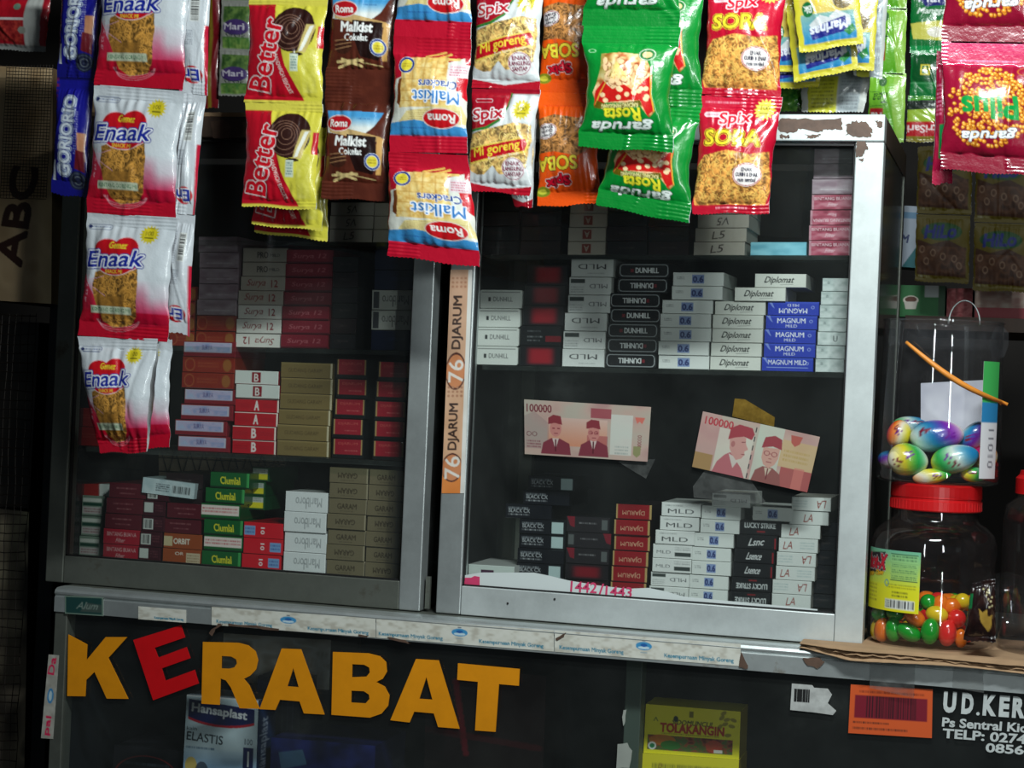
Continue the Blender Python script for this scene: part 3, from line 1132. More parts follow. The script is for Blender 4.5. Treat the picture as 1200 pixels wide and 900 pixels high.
tag(o, 'torn grey barcode label on the dark counter glass', 'sticker')
r = random.Random(3)
x = 931.0
m = MB()
while x < 948:
    q = r.choice((0.6, 1.0, 1.5))
    p0, p1 = at(x, 807 + (x - 931) * .07, YG - .0006), at(x + q, 822 + (x - 931) * .07, YG - .0006)
    m.box(p0.x, p1.x, YG - .0006, YG - .0003, p1.z, p0.z)
    x += q + r.choice((0.7, 1.1))
m.build('barcode', M['black'], o)
for pts in ([(731, 832), (734, 832), (733, 845), (730, 851), (729, 840)], [(724, 872), (735, 871), (741, 880), (737, 900), (722, 900)]):
    blotch('paper_scrap', pts, YG, plain('paper scrap', (150, 155, 148), 0.7), CT, seed=3, amp=0.6, n=2)
# clear tape over the rail, right end
for i, q in enumerate(([(1020, 770), (1073, 775), (1071, 818), (1019, 806)], [(1118, 782), (1152, 785), (1153, 812), (1116, 806)])):
    solid('tape_strip', [q], YF - 0.0022, YF - 0.0018, M['tape'], CT)

# ------------------------------------------------------------------ cigarette packs
WH, CR, GY, BK = (224, 228, 226), (206, 204, 192), (150, 152, 148), (16, 17, 21)
# every painter gets a canvas w x h and draws the end of one pack


def p_dunw(c, w, h, v):
    c.a[:] = (214, 218, 212)
    c.rect(w * .05, h * .1, w * .95, h * .14, (120, 122, 120))
    c.rect(w * .20, h * .40, w * .26, h * .62, (50, 52, 55))
    c.text('DUNHILL', w * .55, h * .5, w * .46, h * .24, (60, 62, 66), bold=.12)


def p_dunb(c, w, h, v):
    c.a[:] = BK
    c.rrect(1.5, 1.5, w - 1.5, h - 1.5, 4.5, (170, 176, 178), line=0.8)
    if v:
        c.text('DUNHILL', w * .48, h * .5, w * .45, h * .34, (225, 228, 228), rot=180, bold=.25)
        c.rect(w * .72, h * .4, w * .78, h * .62, (120, 30, 40))
    else:
        c.text('DUNHILL', w * .56, h * .5, w * .45, h * .34, (235, 238, 238), bold=.25)
        c.rect(w * .24, h * .4, w * .30, h * .62, (120, 30, 40))


def p_redc(c, w, h, v):
    c.a[:] = (17, 19, 23)
    if v:
        c.scrib(w * .18, h * .2, w * .5, h * .34, (120, 124, 126), 1)
        c.scrib(w * .18, h * .48, w * .55, h * .62, (150, 154, 156), 1)
        c.scrib(w * .18, h * .68, w * .5, h * .8, (130, 134, 136), 1, seed=5)
        c.rect(w * .62, h * .5, w, h * .8, (120, 20, 32))
    else:
        m = np.exp(-((c.X - w * .52) / (w * .33)) ** 6 - ((c.Y - h * .5) / (h * .42)) ** 8)
        c.put(m, (150, 22, 36))


def p_mld(c, w, h, v):
    c.a[:] = (216, 219, 216)
    if v == 0:
        c.text('MLD', w * .5, h * .62, w * .66, h * .32, (50, 52, 56), bold=.1)
        c.scrib(w * .1, h * .14, w * .55, h * .3, (140, 142, 142), 1)
    elif v == 1:
        c.text('MLD', w * .5, h * .42, w * .66, h * .28, (50, 52, 56), rot=180, bold=.1)
        c.scrib(w * .4, h * .74, w * .8, h * .86, (150, 152, 152), 1)
    elif v == 2:
        c.rect(w * .04, h * .1, w * .38, h * .34, (58, 66, 64))
        c.scrib(w * .05, h * .5, w * .36, h * .9, (150, 152, 152), 3)
        c.text('MLD', w * .7, h * .5, w * .42, h * .24, (90, 92, 96), rot=180)
    else:
        c.text('MLD', w * .28, h * .55, w * .36, h * .22, (90, 92, 96))
        c.rect(w * .56, h * .55, w * .97, h * .84, (58, 66, 64))
        c.scrib(w * .56, h * .14, w * .96, h * .42, (150, 152, 152), 2)


def p_blue(c, w, h, v):
    c.a[:] = (214, 218, 214)
    c.rect(w * .38, h * .18, w * .62, h * .82, (128, 148, 192))
    c.text('0.6', w * .5, h * .5, w * .2, h * .42, (40, 50, 104), bold=.5)
    c.scrib(w * .08, h * .3, w * .24, h * .55, (120, 122, 124), 2)


def p_dipl(c, w, h, v):
    c.a[:] = (206, 208, 200)
    c.text('Diplomat', w * .48, h * .5, w * .56, h * .58, (34, 36, 36), shear=.4, bold=.3)
    c.line(w * .5, h * .8, w * .75, h * .76, .5, (120, 120, 118))


def p_magn(c, w, h, v):
    c.a[:] = (38, 58, 168)
    c.grad(0, h * .2, (60, 84, 190), (38, 58, 168))
    if v == 1:
        c.text('MAGNUM', w * .5, h * .66, w * .54, h * .34, (228, 232, 240), rot=180, bold=.12)
        c.text('MILD', w * .5, h * .25, w * .22, h * .2, (200, 206, 226), rot=180)
    elif v == 2:
        c.text('MAGNUM MILD', w * .5, h * .34, w * .74, h * .34, (228, 232, 240), bold=.12)
        c.line(w * .1, h * .72, w * .9, h * .72, .6, (140, 160, 215))
    else:
        c.text('MAGNUM', w * .5, h * .36, w * .54, h * .36, (228, 232, 240), bold=.12)
        c.text('MILD', w * .5, h * .75, w * .22, h * .22, (200, 206, 226))
    c.poly([(w * .02, 0), (w * .08, 0), (w * .14, h * .5), (w * .1, h * .4)], (150, 170, 225), .7)
    c.ell(w * .88, h * .4, 2, 2, (190, 205, 240), .7, ring=.6)


def p_grey(c, w, h, v):
    c.a[:] = (196, 206, 204)
    c.tex(np.ones_like(c.X), [(168, 180, 178), (208, 216, 214)], 9, 6, 3 + v)
    if v == 1:
        c.text('U', w * .62, h * .5, 5, h * .45, (70, 80, 80))
    else:
        c.text('a', w * .22, h * .35, 3, h * .2, (120, 130, 130))


def p_btb(c, w, h, v):
    c.a[:] = (150, 52, 78)
    c.tex(np.ones_like(c.X), [(128, 40, 62), (165, 70, 92), (190, 120, 135)], 14, 6, 5 + v)
    f = 'BINTANG BUANA'
    if v == 1:
        c.text(f, w * .5, h * .68, w * .86, h * .2, (222, 190, 198), rot=180)
        c.text('Filter', w * .5, h * .3, w * .2, h * .2, (222, 190, 198), rot=180)
    else:
        c.text(f, w * .5, h * .26, w * .86, h * .2, (222, 190, 198))
        c.text('Filter', w * .5, h * .65, w * .22, h * .26, (222, 190, 198), shear=.3)
    c.rect(0, 0, w * .06, h, (196, 172, 180), .6)
    c.rect(w * .92, 0, w, h, (206, 186, 192), .55)


def p_btbp(c, w, h, v):
    c.a[:] = (150, 128, 138)  # faded variant of the maroon pack: glass reflection haze painted in
    c.tex(np.ones_like(c.X), [(132, 108, 120), (166, 150, 158)], 14, 6, 5 + v)
    c.scrib(w * .2, h * .62, w * .85, h * .76, (206, 196, 202), 1, seed=v)


def p_lblue(c, w, h, v):
    c.a[:] = (120, 188, 206)
    c.tex(np.ones_like(c.X), [(104, 172, 192), (140, 204, 220)], 16, 6, 5)


def p_hand(c, w, h, v):
    c.a[:] = [(176, 170, 158), (206, 210, 206)][v > 3]
    ink = [(60, 50, 48), (140, 52, 40)][v > 3]
    txt = {0: ('V5', 180), 1: ('L5', 0), 2: ('V5', 0), 4: ('LA', 0), 5: ('LA', 0), 6: ('LA', 180), 7: ('LA', 0)}[v]
    cx = {0: .5, 1: .46, 2: .45, 4: .5, 5: .25, 6: .75, 7: .35}[v]
    c.text(txt[0], w * cx, h * .5, w * .24, h * .55, ink, rot=txt[1] - 6, shear=.3, bold=.1)
    if v in (5, 6):
        a = .55 if v == 5 else .04
        c.scrib(w * a, h * .2, w * (a + .36), h * .8, (160, 176, 176), 3)


def p_bsq(c, w, h, v):
    c.a[:] = (200, 192, 178)
    c.rect(w * .38, h * .16, w * .62, h * .84, (150, 62, 50))
    c.text('A', w * .5, h * .5, w * .13, h * .42, (206, 190, 172), rot=180, bold=.2)


def p_dark(c, w, h, v):
    c.a[:] = [(26, 25, 29), (34, 22, 24), (24, 26, 26), (20, 24, 30)][v % 4]
    c.scrib(w * .3, h * .35, w * .7, h * .6, (74, 66, 64), 1, seed=v)
    c.ell(w * .3, h * .5, 3.5, 2.6, (60, 48, 48), .7, ring=.7)


def p_surya(c, w, h, v):
    if v >= 4:
        c.a[:] = (128, 26, 44)
        c.rect(0, h * .86, w, h, (84, 16, 30))
        c.text('Surya 12', w * .5, h * .5, w * .7, h * .42, (176, 96, 104), shear=.3)
        return
    c.a[:] = (222, 220, 212) if v < 2 else (176, 168, 156)  # grey script variant: the hanging bags' shade painted into the white
    if v == 3:
        c.text('PRO', w * .45, h * .5, w * .24, h * .42, (50, 50, 52), bold=.3)
        c.text('MILD', w * .72, h * .52, w * .22, h * .2, (60, 60, 62))
        return
    rot = 180 if v in (1,) else 0
    s = -1 if rot else 1
    c.text('Surya', w * (.5 - .14 * s), h * .5, w * .42, h * .6, (140, 30, 40), rot=rot, shear=.35, bold=.1)
    c.text('12', w * (.5 + .26 * s), h * .5, w * .14, h * .5, (140, 30, 40), rot=rot, bold=.15)


def p_lilac(c, w, h, v):
    c.a[:] = (130, 30, 42)
    c.rect(w * .02, h * .08, w * .93, h * .72, (190, 190, 206))
    c.tex(((c.Y > h * .12) & (c.Y < h * .68) & (c.X > w * .05) & (c.X < w * .9)).astype(float), [(150, 160, 200), (186, 176, 206), (170, 185, 215)], 9, 4, 7)
    c.text('SURYA', w * .46, h * .4, w * .2, h * .3, (80, 60, 120))


def p_goldred(c, w, h, v):
    c.a[:] = (136, 40, 26)
    c.ell(w * .15, h * .5, 6, h * .42, (160, 84, 50), ring=1)
    c.ell(w * .86, h * .5, 5, h * .4, (150, 92, 44))
    c.scrib(w * .3, h * .3, w * .7, h * .7, (160, 78, 48), 2, seed=2)


def p_dji(c, w, h, v):
    if v < 2:
        c.a[:] = (186, 22, 38)
        c.text(('A', 'B')[v], w * .5, h * .5, w * .1, h * .66, (236, 224, 220), bold=.5)
        c.scrib(w * .06, h * .35, w * .36, h * .7, (150, 20, 34), 2)
        c.scrib(w * .64, h * .35, w * .94, h * .7, (150, 20, 34), 2)
        c.rect(0, 0, w, h * .06, (230, 214, 206))
        c.rect(w * .97, 0, w, h, (222, 210, 200))
    else:
        c.a[:] = (214, 220, 214)
        c.rect(w * .4, h * .1, w * .6, h * .86, (140, 20, 34))
        c.text('B', w * .5, h * .5, w * .1, h * .56, (226, 220, 214), bold=.3)


def p_gold(c, w, h, v):
    c.a[:] = (122, 104, 62)
    c.grad(0, h * .15, (150, 130, 84), (122, 104, 62))
    c.text('GUDANG GARAM', w * .48, h * .5, w * .66, h * .26, (84, 66, 36))
    c.rect(w * .97, 0, w, h, (190, 180, 150))


def p_redsm(c, w, h, v):
    c.a[:] = (18, 22, 24)
    c.rect(w * .06, h * .04, w * .94, h * .80, (150, 28, 44))
    c.rect(w * .05, h * .04, w * .09, h * .80, (170, 140, 90))
    c.rect(w * .91, h * .04, w * .95, h * .80, (170, 140, 90))
    c.text('DJARUM', w * .5, h * .26, w * .6, h * .16, (186, 80, 76))
    c.scrib(w * .4, h * .55, w * .8, h * .66, (196, 110, 104), 1, seed=v)


def p_marlb(c, w, h, v):
    c.a[:] = (14, 24, 52)
    c.scrib(w * .4, h * .3, w * .8, h * .6, (28, 48, 84), 1)


def p_marlw(c, w, h, v):
    c.a[:] = [(184, 186, 178), (222, 226, 226)][v]
    if v == 0:
        c.rect(w * .04, h * .08, w * .18, h * .92, (70, 72, 76))
    c.text('Marlboro', w * .56, h * .5, w * .62, h * .46, [(96, 98, 96), (150, 154, 156)][v], rot=180, bold=.1)
    c.line(w * .5, h * .5, w * .5, h * .82, 1.0, [(96, 98, 96), (150, 154, 156)][v])


def p_club(c, w, h, v):
    c.a[:] = (14, 92, 42)
    c.rect(0, h * .88, w, h, (8, 50, 26))
    if v:
        c.rect(w * .01, h * .10, w * .98, h * .72, (226, 214, 206))
        c.scrib(w * .04, h * .2, w * .95, h * .62, (190, 90, 96), 2, seed=v)
        return
    c.text('Clumlal', w * .52, h * .5, w * .5, h * .46, (220, 214, 50), bold=.25, shear=-.1)
    c.rect(w * .94, 0, w, h * .9, (60, 150, 80))


def p_clubside(c, w, h, v):
    c.a[:] = (18, 74, 40)
    c.rect(w * .06, h * .1, w * .92, h * .45, (178, 186, 178))
    c.rect(w * .06, h * .45, w * .92, h * .86, (214, 204, 40))
    c.scrib(w * .1, h * .14, w * .8, h * .4, (100, 110, 104), 2, seed=v)


def p_tan(c, w, h, v):
    c.a[:] = (24, 26, 24)
    c.rect(w * .08, h * .15, w * .92, h * .8, (150, 136, 112))
    c.scrib(w * .15, h * .25, w * .85, h * .7, (90, 76, 60), 2, seed=v)


def p_ten(c, w, h, v):
    c.a[:] = (206, 24, 40)
    a = .02 if v else .68
    c.rect(w * a, h * .22, w * (a + .28), h * .82, (120, 160, 206))
    c.scrib(w * (a + .02), h * .3, w * (a + .26), h * .75, (70, 90, 150), 2)
    c.text('10', w * .49, h * .52, h * .42, w * .09, (236, 226, 226), rot=90, bold=.4)


def p_garam(c, w, h, v):
    c.a[:] = (112, 102, 78)
    c.text('GARAM', w * .48, h * .5, w * .5, h * .34, (62, 52, 36), rot=180 if v else 0, bold=.15)
    c.scrib(w * .3, h * .76, w * .65, h * .88, (80, 70, 50), 1, seed=v)
    c.rect(w * .97, 0, w, h, (150, 140, 116))


def p_orbit(c, w, h, v):
    c.a[:] = (150, 72, 34)
    if v:
        c.rect(w * .0, h * .2, w * .24, h * .84, (196, 180, 140))
        c.text('ORBIT', w * .48, h * .5, w * .42, h * .36, (228, 222, 206), bold=.3)
    else:
        c.rect(w * .62, h * .22, w * .98, h * .92, (196, 180, 150))
        c.scrib(w * .64, h * .3, w * .95, h * .85, (140, 110, 80), 3)
        c.text('OR', w * .44, h * .3, w * .22, h * .2, (228, 222, 206))


def p_gstripe(c, w, h, v):
    c.a[:] = (120, 140, 124)
    c.rect(w * .05, h * .12, w * .9, h * .3, (206, 210, 200))
    c.rect(w * .05, h * .34, w * .9, h * .5, (18, 66, 50))
    c.rect(w * .05, h * .55, w * .9, h * .9, (186, 180, 176))
    c.scrib(w * .1, h * .6, w * .85, h * .85, (140, 90, 96), 2, seed=v)


def p_redplain(c, w, h, v):
    c.a[:] = (150, 30, 28)
    c.scrib(w * .2, h * .3, w * .8, h * .6, (178, 74, 62), 2, seed=v)


def p_barc(c, w, h, v):
    c.a[:] = (58, 12, 26)
    if v % 2:
        c.rect(w * .05, h * .1, w * .45, h * .75, (190, 196, 190))
    else:
        c.barcode(w * .05, h * .15, w * .5, h * .85, bg=(196, 200, 194))
    c.scrib(w * .55, h * .2, w * .9, h * .7, (110, 60, 66), 3, seed=v)


def p_maroon(c, w, h, v):
    c.a[:] = (84, 16, 30) if v < 5 else (156, 22, 42)
    if v < 5:
        c.scrib(w * .2, h * .25, w * .75, h * .45, (150, 100, 100), 1, seed=v)
        c.scrib(w * .3, h * .6, w * .7, h * .75, (150, 100, 100), 1, seed=v + 1)
    else:
        c.text('BINTANG BUANA', w * .5, h * .32, w * .8, h * .26, (206, 160, 160), bold=.1)
        c.text('Filter', w * .48, h * .72, w * .24, h * .26, (206, 160, 160), shear=.3)


def p_djr(c, w, h, v):
    c.a[:] = (140, 18, 28)
    c.rect(0, 0, w * .05, h, (176, 150, 96))
    c.rect(w * .95, 0, w, h, (176, 150, 96))
    c.text('DJARUM', w * .5, h * .5, w * .62, h * .36, (206, 160, 130), rot=180)
    c.rect(0, h * .93, w, h, (60, 8, 14))


def p_ess(c, w, h, v):
    c.a[:] = (17, 19, 26)
    c.scrib(w * .06, h * .14, w * .5, h * .42, (150, 156, 160), 1, seed=3)
    c.text('BLACK CX', w * .3, h * .45, w * .46, h * .26, (176, 180, 184), bold=.12)
    c.scrib(w * .06, h * .64, w * .52, h * .82, (190, 194, 196), 1, seed=4)
    if v:
        c.rect(w * .70, h * .12, w * .95, h * .9, (176, 196, 196))


def p_drk2(c, w, h, v):
    c.a[:] = (34, 30, 34)
    if v == 3:
        c.a[:] = (26, 22, 26)
        m = np.exp(-((c.X - w * .5) / (w * .32)) ** 6 - ((c.Y - h * .5) / (h * .38)) ** 6)
        c.put(m, (120, 16, 30))
        return
    a = 1 if v % 2 else 0
    c.poly([(w * (.8 * a + .02), 0), (w * (.8 * a + .2), 0), (w * (.8 * a + .2), h * .7), (w * (.8 * a + .1), h * .6)], (120, 24, 40))
    c.scrib(w * .3, h * .3, w * .7, h * .5, (130, 130, 132), 1, seed=v)
    c.rect(w * (.82 - .8 * a), h * .15, w * (.95 - .8 * a), h * .8, (88, 92, 92))


def p_luck(c, w, h, v):
    c.a[:] = (24, 25, 28)
    if v < 2:
        c.text('LUCKY STRIKE', w * .5, h * (.34 if v == 0 else .62), w * .76, h * .36, (190, 194, 194), rot=180 * v, bold=.2)
        c.rect(w * .42, h * (.72 if v == 0 else .15), w * .62, h * (.84 if v == 0 else .26), (120, 30, 36))
    else:
        c.text('Lsence' if v == 2 else 'Lsnc', w * .5, h * .5, w * .36, h * .5, (196, 198, 198), shear=.4, rot=0 if v == 2 else -4, bold=.15)
        c.rect(w * .93, h * .2, w * .97, h, (130, 24, 34))


def p_plabel(c, w, h, v):
    c.a[:] = (200, 210, 204)
    if v:
        c.a[:] = (206, 196, 200)
    else:
        c.rect(w * .28, h * .35, w * .56, h * .8, (66, 24, 56))
        c.scrib(w * .34, h * .5, w * .52, h * .66, (170, 140, 160), 1)


PK = dict(dunw=(p_dunw, (190, 196, 190)), dunb=(p_dunb, BK), redc=(p_redc, (20, 20, 24)), mld=(p_mld, (196, 200, 196)), blue=(p_blue, (196, 200, 196)),
          dipl=(p_dipl, (190, 192, 184)), magn=(p_magn, (30, 44, 130)), grey=(p_grey, (180, 190, 188)), btb=(p_btb, (120, 40, 60)), btbp=(p_btbp, (140, 118, 128)),
          lblue=(p_lblue, (110, 176, 194)), hand=(p_hand, (170, 168, 158)), bsq=(p_bsq, (180, 172, 158)), dark=(p_dark, (22, 22, 24)), surya=(p_surya, (120, 30, 40)),
          lilac=(p_lilac, (120, 30, 42)), goldred=(p_goldred, (120, 40, 26)), dji=(p_dji, (150, 20, 34)), gold=(p_gold, (104, 88, 52)), redsm=(p_redsm, (16, 18, 20)),
          marlb=(p_marlb, (12, 20, 44)), marlw=(p_marlw, (190, 192, 190)), club=(p_club, (10, 66, 32)), clubs=(p_clubside, (10, 60, 30)), tan=(p_tan, (30, 30, 28)), ten=(p_ten, (160, 20, 32)),
          garam=(p_garam, (92, 84, 64)), orbit=(p_orbit, (120, 58, 28)), gstr=(p_gstripe, (110, 128, 114)), redp=(p_redplain, (120, 24, 24)), barc=(p_barc, (50, 12, 24)),
          maroon=(p_maroon, (74, 14, 26)), djr=(p_djr, (24, 10, 12)), ess=(p_ess, (14, 15, 20)), drk2=(p_drk2, (20, 18, 22)), luck=(p_luck, (20, 21, 24)), plab=(p_plabel, (186, 190, 186)))
NAMES = dict(dunw='off-white round-cornered pack', dunb='black round-cornered pack', redc='dark pack with red patch', mld='white pack with grey lettering', blue='white pack with blue stamp',
             dipl='cream pack with script lettering', magn='blue pack with white lettering', grey='plain pale grey pack', btb='film-wrapped pink maroon pack', btbp='film-wrapped greyish pink pack',
             lblue='plain light blue pack', hand='pale pack with handwritten letters', bsq='cream pack with red square', dark='near-black pack', surya='red-lettered white or red pack',
             lilac='red pack with lilac label', goldred='orange-brown pack with gold rings', dji='red and white letter pack', gold='dull gold pack', redsm='black pack with red panel',
             marlb='dark navy pack', marlw='white pack with upside-down script', club='green pack', clubs='green pack with yellow label', tan='dark pack with tan label', ten='bright red pack with blue stamp',
             garam='brown grey pack', orbit='orange-brown pack with cream label', gstr='green and white striped pack', redp='plain red pack', barc='maroon pack with barcode label',
             maroon='maroon pack', djr='red pack with gold edges', ess='black pack with white print', drk2='dark grey pack with red corner', luck='black pack with white lettering', plab='flat white pack with purple label')
SPEC = {('surya', 0): 'white pack with red script', ('surya', 1): 'white pack with inverted red script', ('surya', 2): 'shade-greyed pack with red script', ('surya', 3): 'greyish pack with black capitals',
        ('surya', 4): 'red pack with faint script', ('dji', 0): 'red pack with white A', ('dji', 1): 'red pack with white B', ('dji', 2): 'white pack with maroon square', ('maroon', 5): 'bright red white-lettered pack',
        ('club', 0): 'green pack with yellow lettering', ('club', 1): 'green pack with pinkish label', ('club', 2): 'green pack with pinkish label', ('ess', 1): 'black pack with pale square stamp', ('drk2', 3): 'dark pack with red glow panel',
        ('luck', 2): 'black pack with white script', ('luck', 3): 'black pack with white script', ('mld', 2): 'white pack with dark label', ('mld', 3): 'white pack with dark label', ('plab', 1): 'flat pinkish white pack'}
_pm = {}


def pack_mesh(kind, var, w, h, wpx, hpx, depth=0.085):
    key = (kind, var, round(w, 3), round(h, 3))
    if key in _pm:
        return _pm[key]
    fn, side = PK[kind]
    cv = Cv(wpx, hpx, WH, 6)
    fn(cv, wpx, hpx, var)
    nx, ny = max(int(wpx * 1.7), 8), max(int(hpx * 1.9), 6)
    u, v = np.meshgrid(np.linspace(0, 1, nx + 1), np.linspace(0, 1, ny + 1))
    rc = 0.0022 if kind in ('dunw', 'dunb') else 0.0006
    # rounded rim: border vertices fall back
    x = (u - .5) * w
    z = (1 - v) * h
    ed = np.minimum(np.minimum(u, 1 - u) * w, np.minimum(v, 1 - v) * h)
    y = np.where(ed < 1e-6, 0.0009, 0.0)
    if rc > 0.001:                                # rounded corners
        cx = np.clip(x, -w / 2 + rc, w / 2 - rc)
        cz = np.clip(z, rc, h - rc)
        d = np.hypot(x - cx, z - cz)
        k = np.where(d > rc, rc / np.maximum(d, 1e-9), 1)
        x, z = cx + (x - cx) * k, cz + (z - cz) * k
    P = np.stack([x, y, z], -1).reshape(-1, 3)
    col = cv.sample(u.ravel() * cv.w, v.ravel() * cv.h, 0.2)
    n = len(P)
    ring = list(range(nx + 1)) + [j * (nx + 1) + nx for j in range(1, ny + 1)] + [ny * (nx + 1) + i for i in range(nx - 1, -1, -1)] + [j * (nx + 1) for j in range(ny - 1, 0, -1)]
    S = P[ring].copy()
    T = S.copy()
    S[:, 1] += 0.0001
    T[:, 1] = depth
    m = len(ring)
    f = [(n + (i + 1) % m, n + i, n + m + i, n + m + (i + 1) % m) for i in range(m)]
    V = np.vstack([P, S, T])
    b0, b1, b2, b3 = n + m + 0, n + m + nx, n + m + nx + ny, n + m + 2 * nx + ny
    F = np.vstack([grid_faces(nx, ny), np.array(f), np.array([[b1, b0, b3, b2]])])
    C = np.vstack([col, np.tile(lin(side), (2 * m, 1))])
    me = fast_mesh('cigarette_pack', V, F, M['pack'], C, False, 'mesh')
    _pm[key] = me
    return me


ORD = ['lowest', 'second', 'third', 'fourth', 'fifth', 'sixth', 'seventh', 'eighth', 'ninth', 'tenth', 'eleventh']
NTH = ['first', 'second', 'third', 'fourth', 'fifth', 'sixth', 'seventh', 'eighth', 'ninth', 'tenth', 'eleventh']
SHN = dict(L1='left cabinet top shelf', L2='left cabinet second shelf', L3='left cabinet third shelf', L4='left cabinet floor', R1='right cabinet top shelf', R2='right cabinet second shelf', R3='right cabinet floor')
_cnt = {}
rp = random.Random(21)


def stack(key, xl, xr, pitch, items, dx=None, Y=0.05, yb=None, gap=0.0003, lift=0.0, depth=0.085, where=None, jit=1.0):
    """one stack of packs: items from the bottom up, dx = sideways shift of each in photo pixels"""
    p, q, an = SH[key]
    _cnt[key] = _cnt.get(key, 0) + 1
    nst = _cnt[key]
    ym = 500 if yb is None else yb
    # bottom corners on the shelf line
    ybp = {'L1': 284, 'L2': 407, 'L3': 534, 'L4': 666, 'R1': 299, 'R2': 432, 'R3': 703}[key]
    a, b = at(xl, ybp, Y), at(xr, ybp, Y)
    w = b.x - a.x
    xc = (a.x + b.x) / 2
    z0 = p.z + (xc - p.x) * math.tan(an) + lift
    s_px = (xr - xl) / w                        # pixels per metre here
    ph = pitch / s_px
    for i, it in enumerate(items):
        if it is None:
            continue
        kind, var = it[0], it[1]
        h = ph - gap
        me = pack_mesh(kind, var, w, h, xr - xl, pitch, depth)
        o = bpy.data.objects.new('cigarette_pack', me)
        COL.objects.link(o)
        sh = (dx[i] if dx and i < len(dx) else 0) / s_px + rp.uniform(-.0006, .0006) * jit
        up = i * ph + 0.0002
        o.location = (xc + sh - math.sin(an) * up * 0 + 0.0, Y + rp.uniform(0, .003) * jit, z0 + sh * math.tan(an) + up + w * 0.0 + abs(math.tan(an)) * 0)
        o.rotation_euler = (0, -an, rp.uniform(-.012, .012) * jit)
        nm = SPEC.get((kind, var), NAMES[kind])
        lvl = 'top' if i == len(items) - 1 and len(items) > 1 else ORD[i]
        tag(o, f'{nm}, {lvl} of {NTH[nst - 1]} stack from left, {SHN[key]}' if where is None else f'{nm}, {lvl} of {where}', 'cigarette pack', 'cigarette packs on the ' + SHN[key].replace('left cabinet ', 'left cabinet\'s ').replace('right cabinet ', 'right cabinet\'s '))


R_ = lambda k, *vs: [(k, v) for v in vs]
# left cabinet, top shelf
stack('L1', 385, 436, 14.8, R_('hand', 1, 0, 0))
stack('L1', 437, 487, 14.8, R_('hand', 0, 1, 0))
# second shelf
stack('L2', 197, 226, 16, R_('goldred', 0, 0, 0, 0), jit=.3)
stack('L2', 228, 274, 17, [('goldred', 0), ('goldred', 0)] + R_('btbp', 0, 1, 2, 0, 1), dx=[0, .5, 1, 1, 0, 0, -1])
stack('L2', 275, 327.5, 15.5, R_('surya', 1, 0, 0, 2, 2, 3, 3), dx=[0, .5, 1, 2, 2.5, 4, 4])
stack('L2', 328.5, 384, 15.5, R_('surya', 4, 4, 4, 4, 4, 4, 4), dx=[0, 0, 0, .6, 1, 1, 1])
stack('L2', 386, 416, 17, R_('dark', 0, 1, 2, 0, 1, 2))
stack('L2', 433, 483, 22.3, [('marlb', 0), ('marlw', 0), ('marlw', 0), ('marlb', 0), ('marlb', 0)], dx=[0, 0, 0, 1, 1])
# third shelf
stack('L3', 88, 116, 20, R_('redp', 0, 1), Y=0.06)
stack('L3', 205, 266, 17, [('lilac', 0), ('lilac', 0), ('lilac', 0), ('lilac', 0), ('goldred', 0), ('goldred', 0), ('lilac', 0)], dx=[1, -2.5, 4, 6, 4, 4, 4])
stack('L3', 271, 322, 15.1, R_('dji', 1, 1, 0, 0, 2, 2), dx=[0, 0, .5, .5, 1.5, -.5])
stack('L3', 323.5, 384, 17.1, R_('gold', 0, 0, 0, 0, 0, 0), dx=[0, 0, 0, 1, 1.5, -.5])
stack('L3', 388, 425, 22, R_('redsm', 0, 1, 2, 0, 1), dx=[0, -.5, 1, 3, 0])
stack('L3', 436, 474, 22, R_('redsm', 1, 0, 2, 1, 0), dx=[0, 0, 0, .5, 1])
# cabinet floor, left
stack('L4', 91, 117, 21.5, R_('gstr', 0, 1, 2), dx=[0, 0, 1], Y=.065)
stack('L4', 118, 161, 16.4, R_('maroon', 5, 5, 0, 1, 2), dx=[0, 0, 1, 2, 4])
stack('L4', 161.5, 187, 16.4, R_('barc', 1, 0, 2, 1, 0), dx=[0, 1, 3, 3, 6], jit=.4)
stack('L4', 189, 234, 16.4, [('orbit', 0), ('orbit', 1), ('maroon', 0), ('maroon', 1)], dx=[0, 0, -2, 3])
stack('L4', 235.5, 281, 17.1, [('club', 0), ('club', 1), ('club', 0), ('club', 2), ('club', 0), ('club', 0)], dx=[0, 1.5, 1, -3, 1, 6], jit=.5)
stack('L4', 283, 329, 17.2, R_('ten', 0, 0, 1), dx=[-.5, 1, .5], jit=.5)
stack('L4', 330.5, 380, 22.2, R_('marlw', 1, 1, 1, 1))
stack('L4', 381, 426, 17, R_('garam', 0, 1, 0, 1, 0, 1, 1))
stack('L4', 427, 469, 17.2, R_('garam', 1, 0, 0, 1, 0, 1, 0))
stack('L4', 286, 306, 15.5, [None, None, None, None, ('clubs', 0), ('clubs', 1), ('clubs', 2)], Y=.075, dx=[0, 0, 0, 0, 0, 0, 4], where='three yellow-labelled packs behind the green stack')
stack('L4', 296, 326, 15.5, [('dark', 2), ('dark', 1), ('dark', 0), ('dark', 2), ('tan', 0), ('tan', 1)], Y=.15, where='hidden stack behind the bright red packs')
stack('L4', 189, 232, 16.2, [None, None, None, None, ('dark', 1), ('dark', 1)], Y=.055, where='dark packs on the maroon pile, left cabinet floor')
